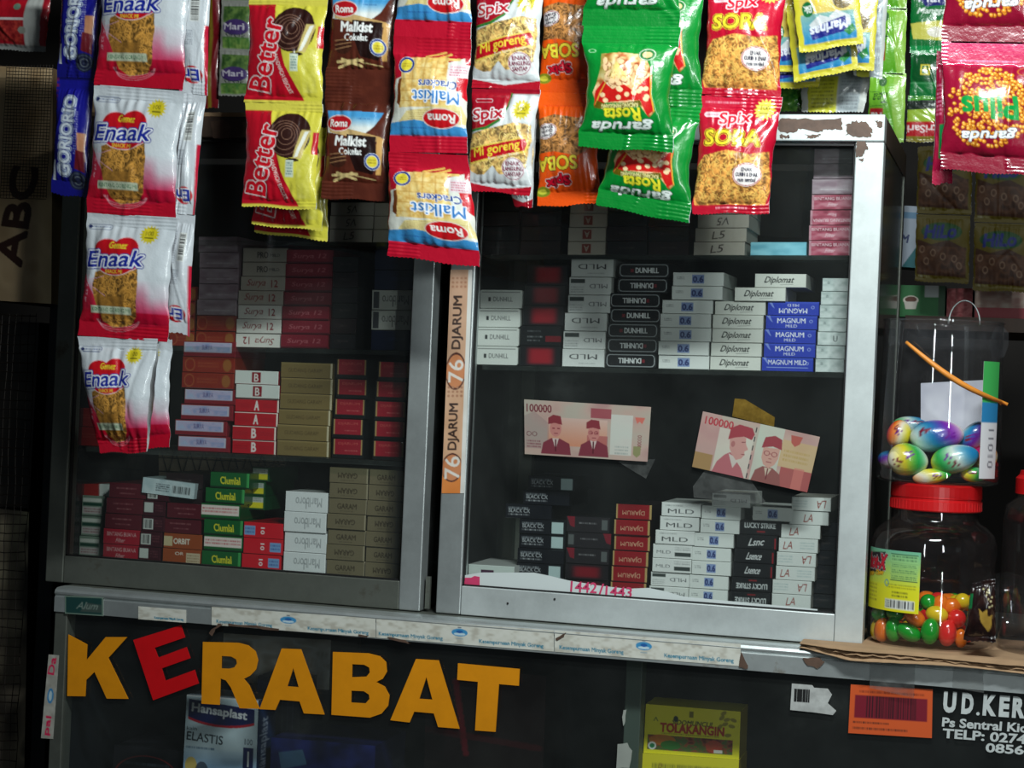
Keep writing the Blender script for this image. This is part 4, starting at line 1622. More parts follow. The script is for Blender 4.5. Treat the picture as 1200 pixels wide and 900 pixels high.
# right cabinet, top shelf
stack('R1', 560, 607, 16.5, R_('dark', 0, 3, 1, 2, 0))
stack('R1', 609, 657, 16.5, R_('dark', 1, 1, 0, 2, 3))
stack('R1', 664, 708, 16, R_('bsq', 0, 0, 0, 0, 0), dx=[0, 1, 1.5, 2, 2])
stack('R1', 710, 757, 16.8, R_('dark', 0, 1, 2, 1))
stack('R1', 759, 806, 16.8, R_('dark', 1, 2, 1, 0))
stack('R1', 812, 872, 16.2, R_('hand', 1, 1, 0, 2), dx=[0, 1, 4, 4])
stack('R1', 879, 945, 16.5, R_('lblue', 0))
stack('R1', 947, 998, 18.2, [('btb', 0), ('btb', 0), ('btb', 1), ('btb', 0), ('btbp', 0), ('btbp', 1), ('btbp', 2)], dx=[0, 0, .5, 1, 1.5, 2, 2])
# right cabinet, second shelf
stack('R2', 556, 605.5, 21.3, R_('dunw', 0, 0, 0, 0), dx=[0, 0, 1, 2])
stack('R2', 608, 656, 23, R_('redc', 0, 1, 0, 0, 0), dx=[0, 0, 2, 3, 4])
stack('R2', 658.5, 708, 20.6, R_('mld', 1, 2, 1, 2, 2, 1), dx=[0, 0, 1, 4, 4, 6])
stack('R2', 709.5, 769, 17.3, R_('dunb', 1, 1, 0, 0, 1, 1, 0), dx=[0, 0, 1, 2, 2, 9, 10])
stack('R2', 770.5, 830, 16.1, R_('blue', 0, 0, 0, 0, 0, 0, 0), dx=[0, 0, 1, 1, 2, 13, 13])
stack('R2', 831.5, 891, 16.2, R_('dipl', 0, 0, 0, 0, 0, 0, 0), dx=[0, 0, 1, 1, 3, 26, 48])
stack('R2', 892.5, 953, 16.5, R_('magn', 2, 0, 0, 0, 1), dx=[0, 1, 1.5, 2, 3])
stack('R2', 955, 989, 16, R_('grey', 0, 0, 1, 0, 0, 0, 0), dx=[0, 0, 1, 1.5, 2.5, 3, 4], jit=.5)
# right cabinet, floor
stack('R3', 547, 601, 15, [('plab', 1), ('plab', 0)], Y=.03, jit=.2)
stack('R3', 603.5, 658, 16.6, [('ess', 0), ('ess', 1), ('ess', 0), ('ess', 1), ('ess', 1), ('ess', 0), ('ess', 0), ('ess', 1)], dx=[0, 0, 1, 1, 1, -16, 4, 10])
stack('R3', 660, 711, 18, [('drk2', 3), ('drk2', 3), ('drk2', 0), ('drk2', 1), ('drk2', 2)], dx=[0, 0, 0, 1, -1])
stack('R3', 715, 757, 18, R_('djr', 0, 0, 0, 0, 0, 0), dx=[0, 0, 0, 1, .5, 2])
stack('R3', 760.5, 806.5, 16.3, R_('mld', 2, 2, 3, 3, 0, 0, 0), dx=[0, 0, 1.5, 2, 3.5, 8, 9.5])
stack('R3', 808, 854, 16.3, R_('blue', 0, 0, 0, 0, 0, 0, 0), dx=[-2, -1, .5, .5, 3, 8.5, 9], jit=.6)
stack('R3', 855.5, 903, 16.7, [('luck', 1), ('luck', 1), ('luck', 2), ('luck', 2), ('luck', 3), ('luck', 0), ('blue', 0)], dx=[0, 1, 2, 3, 5, 8, 22], jit=.5)
stack('R3', 904.5, 950.5, 16.5, R_('hand', 4, 6, 5, 6, 5, 7, 4, 6), dx=[0, 0, 3, 3.5, 5, 7, 16, 18], jit=.4)
stack('R3', 952, 978, 17, R_('dark', 3, 3, 3, 3, 3, 3), Y=.07)
stack('R3', 829, 874, 16.2, [None] * 7 + [('mld', 2)], where='white packs beside the smallest black-lettered stack', dx=[0] * 8, jit=.2)

# ------------------------------------------------------------------ other things inside the cabinets
cv = Cv(62, 19, (196, 212, 216), 5)
cv.tex(np.ones_like(cv.X), [(176, 196, 200), (206, 220, 222)], 8, 8, 2)
cv.barcode(35, 5, 57, 16, bg=(196, 210, 212))
cv.scrib(16, 5, 32, 15, (40, 46, 54), 4)
o = carton('paper_box', cv, [(168, 559), (229, 567), (227, 585), (166, 577)], 0.05, 0.08, M['pack'], None, (150, 165, 168))
tag(o, 'tilted pale blue box with barcode lying on top of the maroon packs', 'box')
cv = Cv(150, 48, (220, 200, 170), 2)
cv.tex(np.ones_like(cv.X), [(200, 180, 150), (232, 214, 184)], 20, 9, 2)
o = carton('cardboard_sheet', cv, [(186, 520), (335, 528), (332, 584), (186, 576)], 0.24, 0.004, M['print'], None, (140, 125, 100))
tag(o, 'beige cardboard sheet standing at the back of the left cabinet', 'cardboard')
m = MB()
for i in range(9):
    x0 = 188 + i * 17
    m.tube([at(x0, 524 + i, .236), at(x0 + 16, 582, .236)], .0007, 4)
    m.tube([at(x0 + 18, 524 + i, .235), at(x0 + 2, 582, .235)], .0007, 4)
for i in range(3):
    m.tube([at(186, 536 + i * 16, .2345), at(334, 543 + i * 16, .2345)], .0007, 4)
w_ = m.build('wire_lattice', M['wire'])
tag(w_, 'thin dark wire lattice in front of the beige cardboard, left cabinet', 'wire mesh', kind='stuff')
cv = Cv(24, 22, (196, 206, 200), 5)
o = carton('paper_box', cv, [(115, 567), (138, 568), (137, 589), (114, 588)], 0.075, 0.05, M['pack'], None, (150, 165, 158))
tag(o, 'small greenish white box beside the plain red pack, left cabinet floor', 'box')
cv = Cv(25, 18, (150, 34, 30), 5)
o = carton('paper_box', cv, [(91, 567), (115, 567), (115, 587), (91, 587)], 0.072, 0.05, M['pack'], None, (120, 30, 26))
tag(o, 'plain red box on top of the green striped packs', 'box')

# banknotes on the pane


def note(second):
    w, h = (150, 68) if not second else (141, 67)
    c = Cv(w, h, (206, 176, 164), 5)
    c.tex(np.ones_like(c.X), [(176, 138, 134), (190, 164, 152), (180, 172, 158)], 30, 20, 4 + second)
    dk, md = (128, 42, 58), (176, 96, 100)
    if not second:
        c.grad(20, 55, (206, 176, 164), (206, 140, 110), 28, 100)
        c.poly([(0, 20), (12, 14), (30, 28), (30, 60), (0, 60)], (150, 130, 128), .45)
        c.rect(80, 6, 104, 18, (150, 60, 72), .8)
        c.rect(76, 40, 101, 66, (150, 60, 72), .5)
        c.rect(104, 12, 130, 62, (206, 214, 206), .75)
        for cx, cy in ((37, 34), (83, 37)):
            c.poly([(cx - 17, 66), (cx - 14, 52), (cx - 4, 46), (cx + 6, 46), (cx + 18, 52), (cx + 20, 66)], (126, 50, 64))
            c.poly([(cx - 3, 46), (cx + 1, 60), (cx + 5, 46)], (206, 186, 180))
            c.line(cx + 1, 48, cx + 1, 62, 1.6, (90, 26, 40))
            c.ell(cx + 1, cy, 7, 10, (196, 130, 122))
            c.poly([(cx - 8, cy - 5), (cx - 8, cy - 13), (cx - 2, cy - 17), (cx + 7, cy - 16), (cx + 9, cy - 5), (cx, cy - 7)], (134, 48, 58))
            c.rect(cx - 3, cy - 1, cx, cy + .4, dk)
            c.rect(cx + 3, cy - 1, cx + 6, cy + .4, dk)
            c.rect(cx - 1, cy + 5.5, cx + 4, cy + 6.5, dk)
        c.ell(80.5, 36.5, 2.6, 2.4, dk, ring=.6)
        c.ell(87, 36.5, 2.6, 2.4, dk, ring=.6)
        c.text('100000', 18, 10, 30, 9.5, (110, 24, 44), bold=.35)
        c.text('100000', 139, 45, 18, 5, (130, 50, 60), rot=-90)
        c.text('OO', 9, 42, 13, 6, (110, 60, 66), bold=.1)
        c.scrib(3, 49, 20, 60, (120, 60, 70), 3)
        c.poly([(132, 14), (144, 14), (141, 22), (138, 19), (135, 22)], (206, 110, 96))
        c.poly([(132, 50), (141, 50), (141, 60), (136.5, 64), (132, 60)], (140, 140, 96))
        c.scrib(110, 50, 126, 62, (150, 160, 156), 3)
    else:
        c.rect(0, 0, 24, h, (190, 150, 145), .7)
        c.rect(0, 48, 22, h, (150, 120, 60), .7)
        c.rect(24, 14, 66, h, (206, 204, 190), .8)
        c.rect(70, 0, 100, h, (190, 206, 190), .7)
        c.rect(100, 12, w, 44, (196, 170, 120), .7)
        c.rect(104, 44, w, h, (160, 70, 70), .8)
        c.rect(120, 42, 132, h, (200, 120, 110), .7)
        # man in profile
        c.poly([(24, 67), (28, 54), (36, 44), (42, 40), (50, 48), (58, 56), (64, 67)], (178, 104, 110))
        c.poly([(38, 24), (40, 36), (44, 42), (50, 48), (56, 45), (59, 40), (58, 36), (62, 33), (58, 27), (57, 20), (46, 18)], (196, 146, 138))
        c.poly([(36, 26), (37, 12), (46, 6), (62, 7), (66, 14), (64, 21), (54, 19), (44, 22)], (158, 62, 72))
        c.ell(43, 30, 2.4, 3.6, (170, 110, 108))
        c.line(53, 26, 57, 25, 1.0, (120, 60, 66))
        c.line(55, 40, 59, 39.5, .8, (130, 60, 66))
        c.poly([(40, 42), (48, 58), (52, 50), (46, 44)], (200, 190, 182))
        # man with glasses, facing
        c.poly([(72, 67), (75, 54), (83, 48), (95, 48), (105, 54), (108, 67)], (140, 86, 82))
        c.poly([(79, 26), (79, 38), (83, 46), (90, 49), (96, 44), (99, 36), (99, 24)], (196, 152, 138))
        c.poly([(77, 27), (79, 14), (90, 10), (99, 13), (101, 25), (90, 23)], (150, 62, 70))
        c.ell(84.5, 32, 3.6, 3, dk, ring=.7)
        c.ell(93.5, 32, 3.6, 3, dk, ring=.7)
        c.line(88, 32, 90, 32, .6, dk)
        c.line(88, 38, 91, 38, .7, (150, 90, 84))
        c.line(86, 42, 92, 42, .8, dk)
        c.poly([(85, 49), (89, 60), (94, 49)], (196, 180, 160))
        c.line(89.5, 50, 89.5, 62, 1.4, (110, 50, 56))
        c.text('100000', 22, 9, 34, 9, (176, 40, 56), bold=.35)
        for i in range(6):
            c.rect(66, 5 + i * 11, 67.5, 11 + i * 11, (50, 50, 56))
        c.poly([(108, 5), (122, 5), (120, 14), (115, 18), (110, 14)], (176, 90, 80))
        c.scrib(104, 22, 134, 38, (176, 150, 90), 3)
    c.a *= .88
    return c


o = sheet('banknote', note(0), [(614.5, 468), (763, 477), (759, 541), (615, 532)], 0.0055, M['paper'], None, 0.0002, 2.2, 0.0012, 3)
tag(o, 'pink banknote with two portraits, flat and level, taped to the left of the pane', 'banknote', 'banknotes taped to the pane')
t1 = solid('tape', [[(728, 540), (768, 538), (757, 561), (724, 541)]], 0.0084, 0.0088, M['tape'], o)
o = sheet('banknote', note(1), [(824, 482), (961, 512), (946, 577), (811, 547)], 0.0055, M['paper'], None, 0.0002, 2.2, 0.0012, 5)
tag(o, 'folded pink and green banknote tilted downwards, taped to the right of the pane', 'banknote', 'banknotes taped to the pane')
t1 = solid('brown_tape', [[(861, 467), (873, 468), (908, 489), (907, 500), (858, 488)]], 0.0082, 0.0088, M['brown_tape'], o)
t1['label'] = 'yellowed brown tape'
t1 = solid('tape', [[(826, 551), (878, 560), (899, 591), (885, 590), (813, 583), (812, 570)]], 0.0084, 0.0088, M['tape'], o)

# ------------------------------------------------------------------ packet prints
RED, DRED, YEL, BLU, WHT = (198, 16, 36), (130, 8, 26), (222, 206, 50), (24, 34, 140), (226, 230, 232)


def d_enaak(k=0):
    c = Cv(110, 150, (206, 212, 218), 4)
    c.a[:] = (208, 214, 220)
    c.grad(78, 118, (208, 214, 220), (206, 60, 100))
    c.grad(118, 150, (186, 16, 52), (160, 10, 40))
    m = np.clip((c.X - 82) / 10, 0, 1) * np.clip((118 - c.Y) / 20, 0, 1)
    c.put(m * .8, (206, 214, 220))
    c.poly([(0, 70), (12, 92), (34, 122), (70, 136), (110, 130), (110, 150), (0, 150)], (190, 12, 40), .75)
    # noodle block
    nb = c.mask([(16, 72), (34, 66), (56, 70), (74, 64), (76, 84), (74, 104), (72, 122), (64, 134), (42, 138), (30, 130), (22, 112), (15, 92)])
    c.noodles(nb, 5 + k, (168, 120, 52), 260, 1.0, (12, 64, 76, 140))
    c.put(np.clip((c.X - 34) / -18, 0, 1) * nb * .25, (90, 60, 20))
    low = (c.Y > 128).astype(float)
    keep = c.a.copy()
    for i in range(3):
        c.ell(50, 124 + i * 2.6, 29 - i * 2, 13, (214, 150, 160), ring=.7, rot=-6, al=.8)
    c.a = keep * (1 - low[..., None]) + c.a * low[..., None]
    c.put(((c.Y < 124) & (c.X < 58) & (c.Y > 100)).astype(float) * nb, (160, 112, 46), .75)
    c.rect(14, 112, 66, 121, (196, 206, 180))
    c.text('KENTANG GORENG MI', 40, 116.5, 48, 4.5, (40, 110, 70), bold=.12)
    # emblem
    for cx, cy, rx, ry in ((32, 44, 17, 13), (56, 42, 16, 14), (44, 62, 24, 12), (30, 56, 18, 12), (60, 56, 17, 12)):
        c.ell(cx, cy, rx + 1, ry + 1, (226, 200, 204))
    for cx, cy, rx, ry in ((32, 44, 17, 13), (56, 42, 16, 14), (44, 62, 24, 12), (30, 56, 18, 12), (60, 56, 17, 12)):
        c.ell(cx, cy, rx, ry, (196, 16, 30))
    c.text('Gemez', 46, 38, 22, 8, (228, 206, 50), shear=.2, bold=.4)
    c.text('SNACK MI', 43, 70, 24, 4.5, (228, 180, 60), bold=.3)
    c.text('Enaak', 43, 54.5, 74, 19, (26, 42, 150), rot=-3, shear=.22, bold=.9, out=((232, 236, 242), 1.5), out2=((26, 42, 150), .9))
    c.star(81, 23, 11.5)
    c.rrect(3, 13, 34, 20, 3.5, (70, 86, 130), line=.7)
    c.scrib(8, 15, 32, 18, (70, 86, 130), 1)
    c.ell(6, 16.5, 2.2, 2.2, (30, 40, 90))
    c.text('60 X 22 gr', 7, 92, 34, 4, (226, 180, 196), rot=90)
    c.line(12, 88, 34, 100, .6, (230, 170, 190))
    c.line(8, 82, 30, 76, .6, (230, 170, 190))
    c.rect(0, 0, 110, 5, (196, 202, 208))
    return c


def d_enaakback():
    c = Cv(36, 140, (206, 212, 218), 4)
    c.rect(0, 0, 4, 140, (206, 70, 110))
    c.rect(33, 60, 36, 140, (196, 30, 60))
    c.barcode(16, 22, 27, 56, True)
    c.scrib(8, 66, 20, 84, (90, 96, 110), 8)
    c.ell(18, 118, 13, 10, (196, 16, 30))
    c.text('En', 16, 118, 20, 12, (26, 42, 150), rot=180, bold=.8, out=((232, 236, 242), 1.2))
    c.scrib(4, 20, 12, 60, (140, 146, 160), 14)
    return c


def d_gorio():
    c = Cv(46, 140, (20, 20, 128), 4)
    c.grad(0, 140, (22, 22, 140), (16, 16, 112))
    c.text('GORIORIO', 19, 70, 94, 14, (206, 216, 226), rot=-87, bold=.9, out=((22, 26, 116), .7), out2=((176, 192, 214), .8))
    c.scrib(29, 40, 33, 92, (170, 176, 206), 18, seed=3)
    c.poly([(33, 66), (43, 66), (42, 104), (35, 100)], (176, 122, 90))
    c.poly([(32, 86), (42, 88), (42, 112), (30, 108)], (96, 20, 30))
    c.ell(33, 122, 11, 11, (30, 36, 60))
    c.ell(33, 122, 9, 9, (70, 80, 92), ring=1)
    c.ell(33, 122, 5, 5, (96, 104, 112), ring=1)
    c.rect(2, 100, 5, 124, (200, 206, 214))
    c.rect(0, 0, 46, 3, (12, 12, 90))
    c.scrib(0, 0, 3, 40, (150, 30, 60), 6)
    return c


def d_better():
    c = Cv(94, 124, (212, 204, 70), 4)
    c.rect(0, 0, 94, 9, (216, 206, 80))
    c.poly([(0, 9), (33, 9), (38, 40), (52, 82), (73, 122), (0, 122)], (184, 14, 36))
    c.rect(88, 34, 94, 60, (190, 20, 36))
    c.tex(c.mask([(72, 60), (86, 60), (88, 112), (72, 112)]), [(190, 186, 60), (222, 216, 120)], 5, 5, 3, .6)
    c.ell(59, 39, 26, 27, (48, 22, 18))
    for i in range(4):
        c.ell(54 + i, 42 - i * 1.5, 20 - i * 4.4, 21 - i * 4.6, (150, 112, 92), ring=.8, rot=-20, al=.8)
    c.poly([(24, 38), (36, 34), (48, 40), (44, 48), (34, 42), (24, 42)], (48, 22, 18))
    c.poly([(74, 32), (86, 32), (76, 66), (66, 66)], (200, 180, 110))
    c.poly([(78, 34), (83, 33), (72, 64), (68, 65)], (232, 234, 224))
    c.ell(66, 68, 8, 2, (40, 20, 18))
    c.rect(58, 68, 68, 88, (206, 218, 200))
    c.scrib(59, 70, 67, 86, (70, 110, 110), 5)
    c.text('Better', 25, 68, 84, 27, (204, 16, 34), rot=-80, bold=1.3, out=((232, 226, 226), 1.1), out2=((150, 10, 26), .5))
    c.text('SANDWICH BISCUIT', 48, 91, 48, 5, (236, 222, 216), rot=67, bold=.2)
    c.rect(0, 121, 94, 124, (216, 206, 80))
    return c


def d_cokelat():
    c = Cv(84, 133, (84, 36, 24), 4)
    c.tex(np.ones_like(c.X), [(74, 30, 20), (94, 42, 28)], 20, 18, 3)
    m = c.mask([(4, 30), (76, 31), (66, 48), (50, 62), (4, 56)])
    c.put(m, (70, 150, 205))
    c.put(m * np.clip((c.Y - 36) / 14, 0, 1), (222, 226, 222))
    c.poly([(4, 46), (76, 60), (76, 66), (40, 62), (8, 56)], (196, 160, 100), .9)
    c.poly([(32, 58), (70, 60), (72, 92), (66, 104), (44, 100), (34, 76)], (34, 16, 14))
    c.poly([(72, 60), (80, 62), (76, 104), (70, 104)], (206, 158, 90))
    c.ell(20, 45, 17.5, 10, (226, 200, 196))
    c.ell(20, 45, 16.5, 9, (178, 18, 30))
    c.text('Roma', 20, 45, 24, 8.5, (236, 236, 232), bold=.5)
    c.scrib(44, 38, 60, 41, (40, 90, 150), 1)
    c.text('Malkist', 38, 66, 41, 11, (240, 242, 240), bold=.8, rot=1)
    c.text('Cokelat', 38, 78, 30, 7.5, (240, 242, 240), bold=.5, rot=1)
    c.ell(66, 89, 10, 10, (206, 214, 226))
    c.ell(66, 89, 9.4, 9.4, (30, 60, 140), ring=2)
    c.ell(66, 89, 6.6, 6.6, (222, 206, 60))
    c.scrib(61, 86, 71, 92, (140, 110, 30), 2)
    c.ell(21, 89, 11, 8, (60, 30, 20))
    for i in range(3):
        c.line(10, 92 - i * 5, 32, 88 - i * 4, 1.2, (150, 110, 76))
    for a, b, d, e in ((14, 106, 46, 104), (16, 112, 40, 103), (20, 103, 44, 110)):
        c.line(a, b, d, e, 3, (214, 190, 130))
    c.line(44, 106, 70, 110, 1.2, (200, 176, 120))
    return c


def d_crackers():
    c = Cv(90, 138, (180, 14, 42), 4)
    c.grad(0, 22, (168, 10, 36), (188, 18, 46))
    c.poly([(4, 52), (84, 24), (90, 60), (90, 118), (0, 118)], (222, 224, 214))
    c.poly([(78, 42), (90, 30), (90, 76), (80, 66)], (200, 14, 34))
    cr = c.mask([(12, 26), (66, 24), (68, 60), (74, 84), (10, 86)])
    c.tex(cr, [(206, 160, 84), (228, 194, 116), (236, 212, 146)], 5, 5, 3)
    for y in (38, 52, 66, 78):
        c.line(12, y, 68, y, .8, (190, 140, 66), .6)
    for x in (26, 40, 54):
        c.line(x, 27, x, 84, .8, (190, 140, 66), .6)
    c.line(44, 30, 68, 20, 3, (222, 180, 90))
    c.line(40, 24, 62, 18, 2.4, (222, 180, 90))
    c.line(50, 27, 78, 26, 3, (226, 190, 110))
    c.poly([(8, 52), (12, 50), (11, 84), (6, 80)], (110, 56, 20))
    c.ell(17, 35, 10, 10, (222, 226, 230))
    c.ell(17, 35, 9.6, 9.6, (30, 60, 140), ring=2.4)
    c.ell(17, 35, 7, 7, (222, 206, 60))
    c.scrib(12, 32, 22, 38, (150, 120, 30), 2)
    c.rect(68, 32, 90, 48, (228, 214, 218))
    c.scrib(70, 34, 88, 47, (190, 60, 90), 4)
    c.poly([(20, 90), (84, 80), (90, 96), (90, 104), (10, 104)], (226, 206, 130), .8)
    c.scrib(22, 88, 84, 100, (150, 110, 50), 5, al=.4)
    m = c.mask([(0, 104), (30, 100), (60, 104), (90, 108), (90, 119), (0, 119)])
    c.put(m, (60, 140, 200))
    c.scrib(14, 108, 44, 111, (40, 90, 160), 1)
    c.text('Crackers', 57, 58, 45, 9.5, (30, 70, 150), rot=181, bold=.35, out=((236, 238, 240), .6))
    c.text('Malkist', 55, 73, 55, 14.5, (44, 120, 190), rot=181, bold=.5, out=((240, 242, 244), 1.2))
    c.ell(62, 98, 22, 12, (230, 214, 206))
    c.ell(62, 98, 21, 11, (196, 22, 30))
    c.text('Roma', 62, 98, 32, 10, (240, 240, 236), rot=181, bold=.6)
    c.rect(0, 118, 90, 138, (180, 14, 42))
    return c


def d_migoreng():
    c = Cv(82, 122, (204, 208, 208), 4)
    c.tex(np.ones_like(c.X), [(190, 194, 196), (216, 220, 220)], 14, 14, 4)
    c.rect(0, 0, 82, 6, (150, 10, 34))
    c.poly([(0, 5), (50, 5), (49, 22), (40, 40), (24, 50), (0, 54)], (44, 120, 50))
    c.poly([(0, 5), (48, 5), (47, 21), (38, 38), (22, 47), (0, 51)], (160, 12, 34))
    c.rrect(6, 13, 28, 18, 2.5, (206, 190, 196), line=.6)
    c.text('Spix', 24, 33, 40, 17, (178, 14, 40), rot=-6, bold=.9, shear=.1, out=((236, 234, 236), 1.2))
    c.star(65, 25, 12)
    nb = c.mask([(2, 56), (30, 48), (60, 40), (78, 42), (80, 60), (76, 92), (60, 100), (10, 104), (0, 96)])
    c.noodles(nb, 9, (196, 158, 92), 190, 1.0, (0, 40, 82, 104))
    c.poly([(2, 73), (74, 56), (78, 64), (76, 74), (4, 92)], (226, 200, 90))
    c.poly([(2, 75), (72, 58), (76, 64), (74, 72), (4, 90)], (184, 14, 30))
    c.text('Mi goreng', 38, 73, 60, 13.5, (232, 206, 60), rot=-13, bold=.6, shear=.1)
    c.text('Rasa Sambal Balado', 48, 79.5, 40, 3.2, (232, 214, 206), rot=-13)
    c.poly([(0, 98), (20, 106), (34, 92), (50, 110), (82, 104), (82, 116), (0, 116)], (196, 202, 204))
    c.ell(60, 94, 14, 13, (226, 222, 224))
    c.ell(60, 94, 13.4, 12.4, (150, 40, 80), ring=.7)
    for t, y in (('ENAK', 88), ('LANGSUNG', 94), ('SANTAP', 100)):
        c.text(t, 60, y, 18 if t != 'LANGSUNG' else 24, 4.4, (120, 20, 60), bold=.3, rot=-4)
    c.poly([(0, 112), (40, 118), (82, 112), (82, 122), (0, 122)], (170, 14, 36))
    return c


def d_sobaorange():
    c = Cv(72, 132, (226, 84, 16), 4)
    c.grad(0, 132, (232, 88, 18), (222, 78, 12))
    c.scrib(6, 14, 60, 18, (190, 50, 10), 1, al=.5)
    nb = c.mask([(0, 32), (20, 26), (48, 30), (64, 28), (70, 50), (66, 66), (50, 76), (20, 70), (0, 72)])
    c.noodles(nb, 14, (158, 108, 58), 150, 1.0, (0, 26, 70, 74))
    c.ell(11, 46, 13, 9, (226, 222, 222), rot=-15)
    c.ell(11, 46, 12.4, 8.4, (150, 50, 60), ring=.6, rot=-15)
    for t, y in (('Enak', 42), ('Gurih', 46.5), ('Crispy', 51)):
        c.text(t, 11, y, 15, 3.8, (40, 30, 50), rot=170, bold=.25)
    c.text('SOBA', 24, 84, 50, 15.5, (226, 206, 60), rot=178, bold=.8, out=((90, 40, 20), .8))
    c.text('Spix', 25, 104, 28, 13, (190, 14, 40), rot=170, bold=.9, out=((90, 6, 26), 1.0), out2=((240, 220, 220), .5))
    c.ell(6, 116, 9, 6, (120, 130, 30))
    c.ell(6, 116, 5, 3, (190, 190, 60))
    return c


def d_rosta():
    c = Cv(114, 150, (4, 128, 44), 4)
    c.grad(0, 150, (6, 134, 48), (2, 118, 40))
    for i in range(5):
        c.line(0, 4 + i * 4, 114, 4 + i * 4, .7, (2, 96, 34), .5)
        c.line(0, 131 + i * 4, 114, 131 + i * 4, .7, (2, 96, 34), .5)
    m = c.mask([(24, 36), (46, 34), (78, 36), (90, 56), (92, 84), (96, 104), (88, 112), (76, 96), (30, 96), (18, 100), (12, 84), (20, 60)])
    c.tex(m, [(150, 60, 30), (214, 150, 96), (236, 200, 150), (244, 224, 190)], 8, 7, 3)
    c.put(np.clip((46 - c.X) / 26, 0, 1) * m * np.clip((76 - c.Y) / 20, 0, 1) * .8, (120, 120, 40))
    r = random.Random(8)
    for i in range(26):
        x, y = r.uniform(28, 84), r.uniform(40, 80)
        c.ell(x, y, 5.2, 3.6, (120, 60, 30), rot=r.uniform(0, 180), al=.55)
        c.ell(x - .4, y - .5, 4.6, 3.0, (238, 204, 156), rot=r.uniform(0, 180), al=.9)
    m2 = c.mask([(16, 82), (26, 70), (40, 80), (56, 74), (70, 82), (84, 66), (92, 60), (94, 104), (86, 110), (78, 92), (30, 96), (14, 100)])
    c.put(m2, (196, 26, 22))
    for i in range(13):
        c.ell(r.uniform(18, 88), r.uniform(78, 94), 3.6, 2.8, (236, 206, 160))
    for i in range(9):
        c.line(44, 46, 34 + i * 3.4, 66 + (i % 3), 1.1, (226, 206, 120))
    c.line(16, 98, 30, 72, 1.6, (226, 170, 60))
    c.line(90, 62, 95, 104, 1.6, (226, 170, 60))
    c.poly([(18, 94), (40, 100), (78, 92), (80, 98), (42, 107), (14, 102)], (96, 84, 10))
    c.text('KACANG PANGGANG', 50, 99.5, 50, 5.2, (214, 206, 140), rot=177, bold=.25)
    c.text('Rosta', 53, 109.5, 48, 14.5, (222, 214, 50), rot=178, bold=.8, out=((90, 110, 10), .6))
    c.text('garuda', 52, 122, 76, 14, (226, 234, 230), rot=179, bold=.75, shear=.3, out=((20, 60, 40), .7))
    c.ell(82, 36, 11, 8, (20, 110, 50))
    c.ell(82, 36, 10.4, 7.4, (200, 214, 190), ring=.8)
    c.ell(82, 36, 6, 4, (220, 190, 140))
    c.ell(12, 32, 5, 2.4, (150, 206, 160), ring=.6)
    return c


def d_sobared():
    c = Cv(98, 138, (184, 14, 46), 4)
    c.grad(0, 70, (186, 16, 50), (176, 10, 40))
    c.scrib(8, 7, 56, 11, (226, 190, 198), 1)
    c.rrect(8, 21, 36, 27, 3, (236, 220, 224), al=.9)
    c.scrib(10, 22, 34, 26, (190, 60, 90), 1)
    nb = c.mask([(0, 86), (10, 72), (40, 66), (70, 70), (94, 66), (98, 112), (92, 130), (4, 130), (0, 118)])
    c.noodles(nb, 21, (206, 142, 70), 330, 1.0, (0, 64, 98, 130))
    c.ell(68, 95, 19, 15, (90, 40, 20), al=.35)
    c.ell(68, 94, 18, 13.5, (232, 224, 222))
    c.ell(68, 94, 17.4, 12.9, (176, 60, 60), ring=.8)
    for t, y, w in (('ENAK', 88, 14), ('GURIH & ENAK', 94, 28), ('rasa sambal', 100, 22)):
        c.text(t, 68, y, w, 4.4, (40, 40, 60), bold=.3)
    c.text('Spix', 46, 29, 38, 18, (206, 14, 44), rot=-5, bold=.9, shear=.1, out=((236, 214, 218), 1.2))
    c.star(80, 16, 13, (230, 214, 90))
    c.text('SOBA', 45, 51, 70, 17, (226, 206, 50), rot=0, bold=.9, out=((96, 30, 10), .9), out2=((232, 206, 60), .7))
    c.rect(0, 128, 98, 138, (170, 10, 38))
    c.scrib(30, 130, 70, 134, (230, 190, 198), 1)
    return c


def d_pilus():
    c = Cv(112, 158, (134, 12, 44), 4)
    c.grad(0, 158, (146, 12, 48), (122, 10, 38))
    c.grad(0, 30, (190, 30, 90), (176, 16, 66))
    for i in range(7):
        c.line(0, 3 + i * 4, 112, 3 + i * 4, .6, (214, 90, 140), .6)
        c.line(0, 138 + i * 3, 112, 138 + i * 3, .6, (96, 6, 30), .5)
    r = random.Random(4)
    for i in range(520):
        a, q = r.uniform(0, 6.28), r.random() ** .62
        x, y = 56 + math.cos(a) * q * 50, 82 + math.sin(a) * q * 50
        if y > 128:
            continue
        c.ell(x, y, 2.9, 2.6, (120, 50, 10), al=.8)
        c.ell(x - .3, y - .3, 2.3, 2.0, (222, 142, 40))
        c.ell(x - .8, y - .8, .9, .8, (250, 216, 120))
    c.text('Pilus', 58, 82, 68, 26, (10, 140, 60), rot=178, bold=1.9, shear=-.05)
    c.text('garuda', 57, 114, 66, 15, (226, 232, 234), rot=177, bold=.75, shear=.3, out=((60, 10, 30), .8))
    c.ell(98, 36, 10, 5, (170, 90, 30), ring=.8)
    c.scrib(18, 22, 88, 26, (240, 170, 200), 1)
    return c


